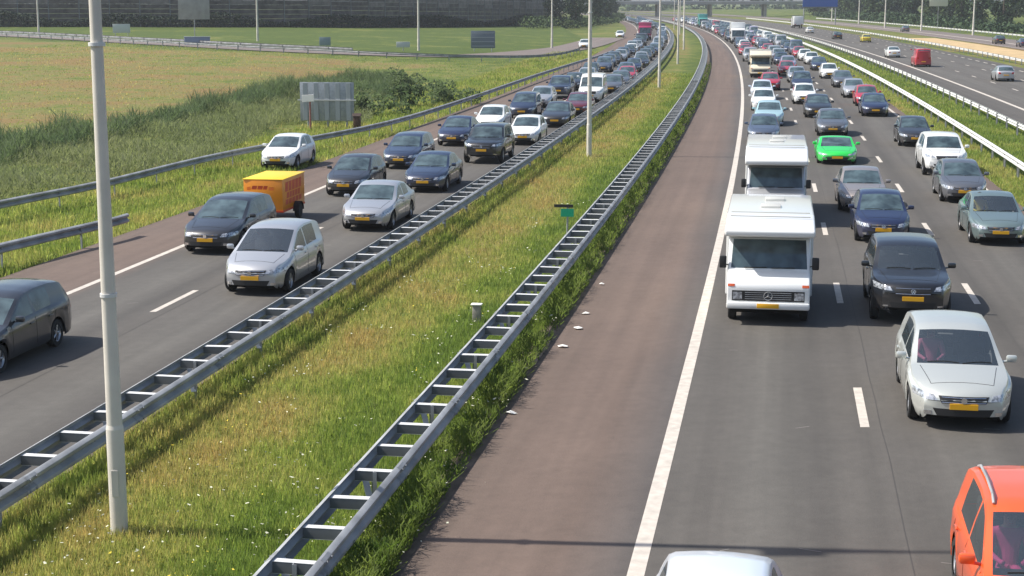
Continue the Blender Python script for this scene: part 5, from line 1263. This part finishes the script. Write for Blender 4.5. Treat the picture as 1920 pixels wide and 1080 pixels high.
def quads_mesh(name, co, mat):
    n = len(co) // 4; me = bpy.data.meshes.new(name); me.vertices.add(4 * n); me.vertices.foreach_set('co', co.astype(np.float32).reshape(-1)); me.loops.add(4 * n)
    me.loops.foreach_set('vertex_index', np.arange(4 * n, dtype=np.int32)); me.polygons.add(n); me.polygons.foreach_set('loop_start', np.arange(0, 4 * n, 4, dtype=np.int32))
    me.materials.append(mat); me.update(calc_edges=True); return me
TR = []
for v in range(5):
    rg = np.random.default_rng(40 + v); h = rg.uniform(11, 16); nC = 26
    cz = rg.uniform(.12, .95, nC) * h; rad = 4.2 * np.sin(np.clip(cz / h, .08, 1) * np.pi * .86) + .5
    an = rg.uniform(0, 2 * np.pi, nC); q = rg.uniform(.2, .8, nC); C = np.stack([np.cos(an) * rad * q, np.sin(an) * rad * q, cz], -1)
    co = leaf_cloud(C, rg.uniform(1.1, 2.1, nC), 2600, .42, rg)
    crown = quads_mesh('crown', co, M[['leaf_a', 'leaf_b', 'leaf_c', 'leaf_a', 'leaf_b'][v]])
    b = MB(); b.tube((0, 0, -.3), (0, 0, h * .45), .28, .17, 9); b.tube((0, 0, h * .45), (.2, .1, h * .9), .17, .04, 8)
    for i in range(7): b.tube((0, 0, h * (.15 + .09 * i)), tuple(C[i * 3]), .09, .025, 6)
    TR.append((b.mesh('trunk', M['bark'], True), crown))
def tree(x, y, v, s, label, group):
    t = empty('broadleaf_tree', (x, y, gz(x, y)), rnd.uniform(0, 6), label, 'tree', group); t.scale = (s, s, s); link('trunk', TR[v][0], t); link('crown', TR[v][1], t); return t
GRT, GMT = 'trees behind the far slip road', 'trees beside the left carriageway at the ramp'
for i in range(26):
    y = 372 + i * 15 + rnd.uniform(-4, 4); x = 131 + rnd.uniform(-5, 5) + (y - 372) * .03; v = i % 5
    tree(x, y, v, rnd.uniform(.9, 1.15), ['dark leafy tree in the row behind the far slip road', 'mid green leafy tree in the row behind the far slip road', 'very dark tree in the row behind the far slip road'][[0, 1, 2, 0, 1][v]], GRT)
for i in range(14):
    y = 385 + i * 26 + rnd.uniform(-6, 6); v = (i * 2) % 5
    tree(148 + rnd.uniform(-6, 8), y, v, rnd.uniform(1, 1.3), ['dark leafy tree in the second row behind the far slip road', 'mid green leafy tree in the second row behind the far slip road', 'very dark tree in the second row behind the far slip road'][[0, 1, 2, 0, 1][v]], GRT)
for i, (x, y, v) in enumerate([(11, 432, 2), (18, 446, 0), (14, 470, 2), (24, 480, 3), (27, 520, 2), (33, 555, 0), (21, 500, 1), (36, 610, 2), (40, 650, 3)]):
    tree(x, y, v, .8, 'very dark tree at the end of the noise barrier' if v == 2 else 'dark leafy tree beside the left carriageway past the ramp' if v in (0, 3) else 'mid green tree beside the left carriageway past the ramp', GMT)
# ivy hedge along the barrier foot, bushes at its end, undergrowth below the right trees
def hedge(name, pts, n, h, th, size, mat, label, off=-1.2):
    rg = np.random.default_rng(len(label)); P = np.array(resample(pts, 1.)); i = rg.integers(0, len(P), n)
    x = P[i, 0] + rg.normal(0, th, n); y = P[i, 1] + off + rg.normal(0, th, n); hh = h * (.65 + .35 * np.sin(P[i, 0] * .23) * np.sin(P[i, 0] * .071 + 2)); z = ground_z(x, y) + rg.uniform(0, 1, n) ** .8 * hh
    c = np.stack([x, y, z], -1); co = leaf_cloud(c, np.full(n, .25), n, size, rg)
    o = link(name, quads_mesh(name, co, mat)); return tag(o, label, 'hedge', None, 'stuff')
hedge('ivy_hedge', catmull([(-180, 307.5), (-103, 319), (-51, 331), (-20, 371), (5, 445)], 10), 26000, 3.4, .45, .28, M['leaf_c'], 'dark ivy hedge along the foot of the noise barrier')
hedge('undergrowth', [(118, 360), (124, 450), (130, 560), (140, 720)], 16000, 3.2, 2.6, .5, M['leaf_a'], 'dark green undergrowth below the right hand trees', 0)
hedge('bush_row', [(4, 400), (9, 425), (16, 440), (30, 520), (44, 660)], 9000, 3.4, 1.6, .34, M['leaf_b'], 'green bushes at the right end of the noise barrier', 0)
# willow clumps right of the big sign
def bush(x, y, r, h, mat, label):
    rg = np.random.default_rng(int(x * 7 + y)); nC = 12; a = rg.uniform(0, 6.28, nC); q = rg.uniform(0, 1, nC) * r
    C = np.stack([np.cos(a) * q * 1.5, np.sin(a) * q, rg.uniform(.25, .85, nC) * h], -1)
    o = link('bush', quads_mesh('bush', leaf_cloud(C, rg.uniform(.3, .55, nC) * min(r, h), 1600, .13, rg), mat)); o.location = (x, y, gz(x, y)); tag(o, label, 'bush', 'bushes right of the big grey sign')
bush(-9.6, 138, 3.0, 1.7, M['reed'], 'dark green bush above the reeds, right of the big grey sign')
bush(-8.2, 117, 2.4, 1.5, M['reed'], 'pale green rounded bush right of the big grey sign')
bush(-5.2, 121, 2.6, 1.4, M['reed'], 'pale green bush farthest right along the reed edge')
bush(-9.8, 108, 2.0, 1.3, M['reed'], 'low pale bush just behind the dark brown roadside box')
def viaduct():
    y = 760.; t = empty('viaduct', (60, y, 0), R(2), 'pale grey concrete viaduct crossing the motorway at the top of the photo', 'viaduct')
    b = MB(); b.box((0, 0, 6.2), (420, 11, 1.1), bev=.06); b.obj('deck', simple('viaduct_concrete', (.36, .36, .37), .85, var=.15, vscale=.3), t)
    b = MB(); b.box((0, -5.7, 6.95), (420, .25, .6)); b.obj('parapet', simple('viaduct_parapet', (.5, .5, .5), .85, var=.1, vscale=.3), t)
    for x in (-92, -67, -47, -19, 9, 34, 60, 90):
        for yy in (-3.5, 3.5): b = MB(); b.box((x, yy, 2.7), (1.1, 1.1, 6.2), bev=.1); b.obj('pier', M['concrete'], t)
    b = MB(); b.tube((-210, -5.7, 8.1), (210, -5.7, 8.1), .07)
    for i in range(-52, 53): b.tube((i * 4, -5.7, 7.2), (i * 4, -5.7, 8.1), .05, None, 6)
    b.obj('handrail', M['zinc'], t)
viaduct()
# far woods closing the horizon
rg = np.random.default_rng(3); n = 9000; x = rg.uniform(-500, 700, n); c = np.stack([x, 1150 + .0003 * x * x + rg.uniform(-25, 25, n), rg.uniform(0, 1, n) * (9 + 4 * np.sin(x * .05) + 3 * np.sin(x * .17))], -1)
o = link('far_wood', quads_mesh('far_wood', leaf_cloud(c, np.full(n, 1.5), n, 2.2, rg), M['leaf_a'])); tag(o, 'far off wood closing the horizon beyond the viaduct', 'wood', None, 'stuff')

# ------------------------------------------------------------------ summer haze
m = bpy.data.materials.new('haze_air'); m.use_nodes = True; n = m.node_tree.nodes; n.remove(n['Principled BSDF'])
pv = n.new('ShaderNodeVolumePrincipled'); pv.inputs['Density'].default_value = .0002; pv.inputs['Color'].default_value = (.86, .90, .95, 1); pv.inputs['Anisotropy'].default_value = .2
m.node_tree.links.new(pv.outputs[0], n['Material Output'].inputs['Volume'])
b = MB(); b.box((100, 1600, 13), (2400, 3400, 32)); o = b.obj('haze', m); o['kind'] = 'stuff'; tag(o, 'thin pale summer haze over the motorway', 'haze')
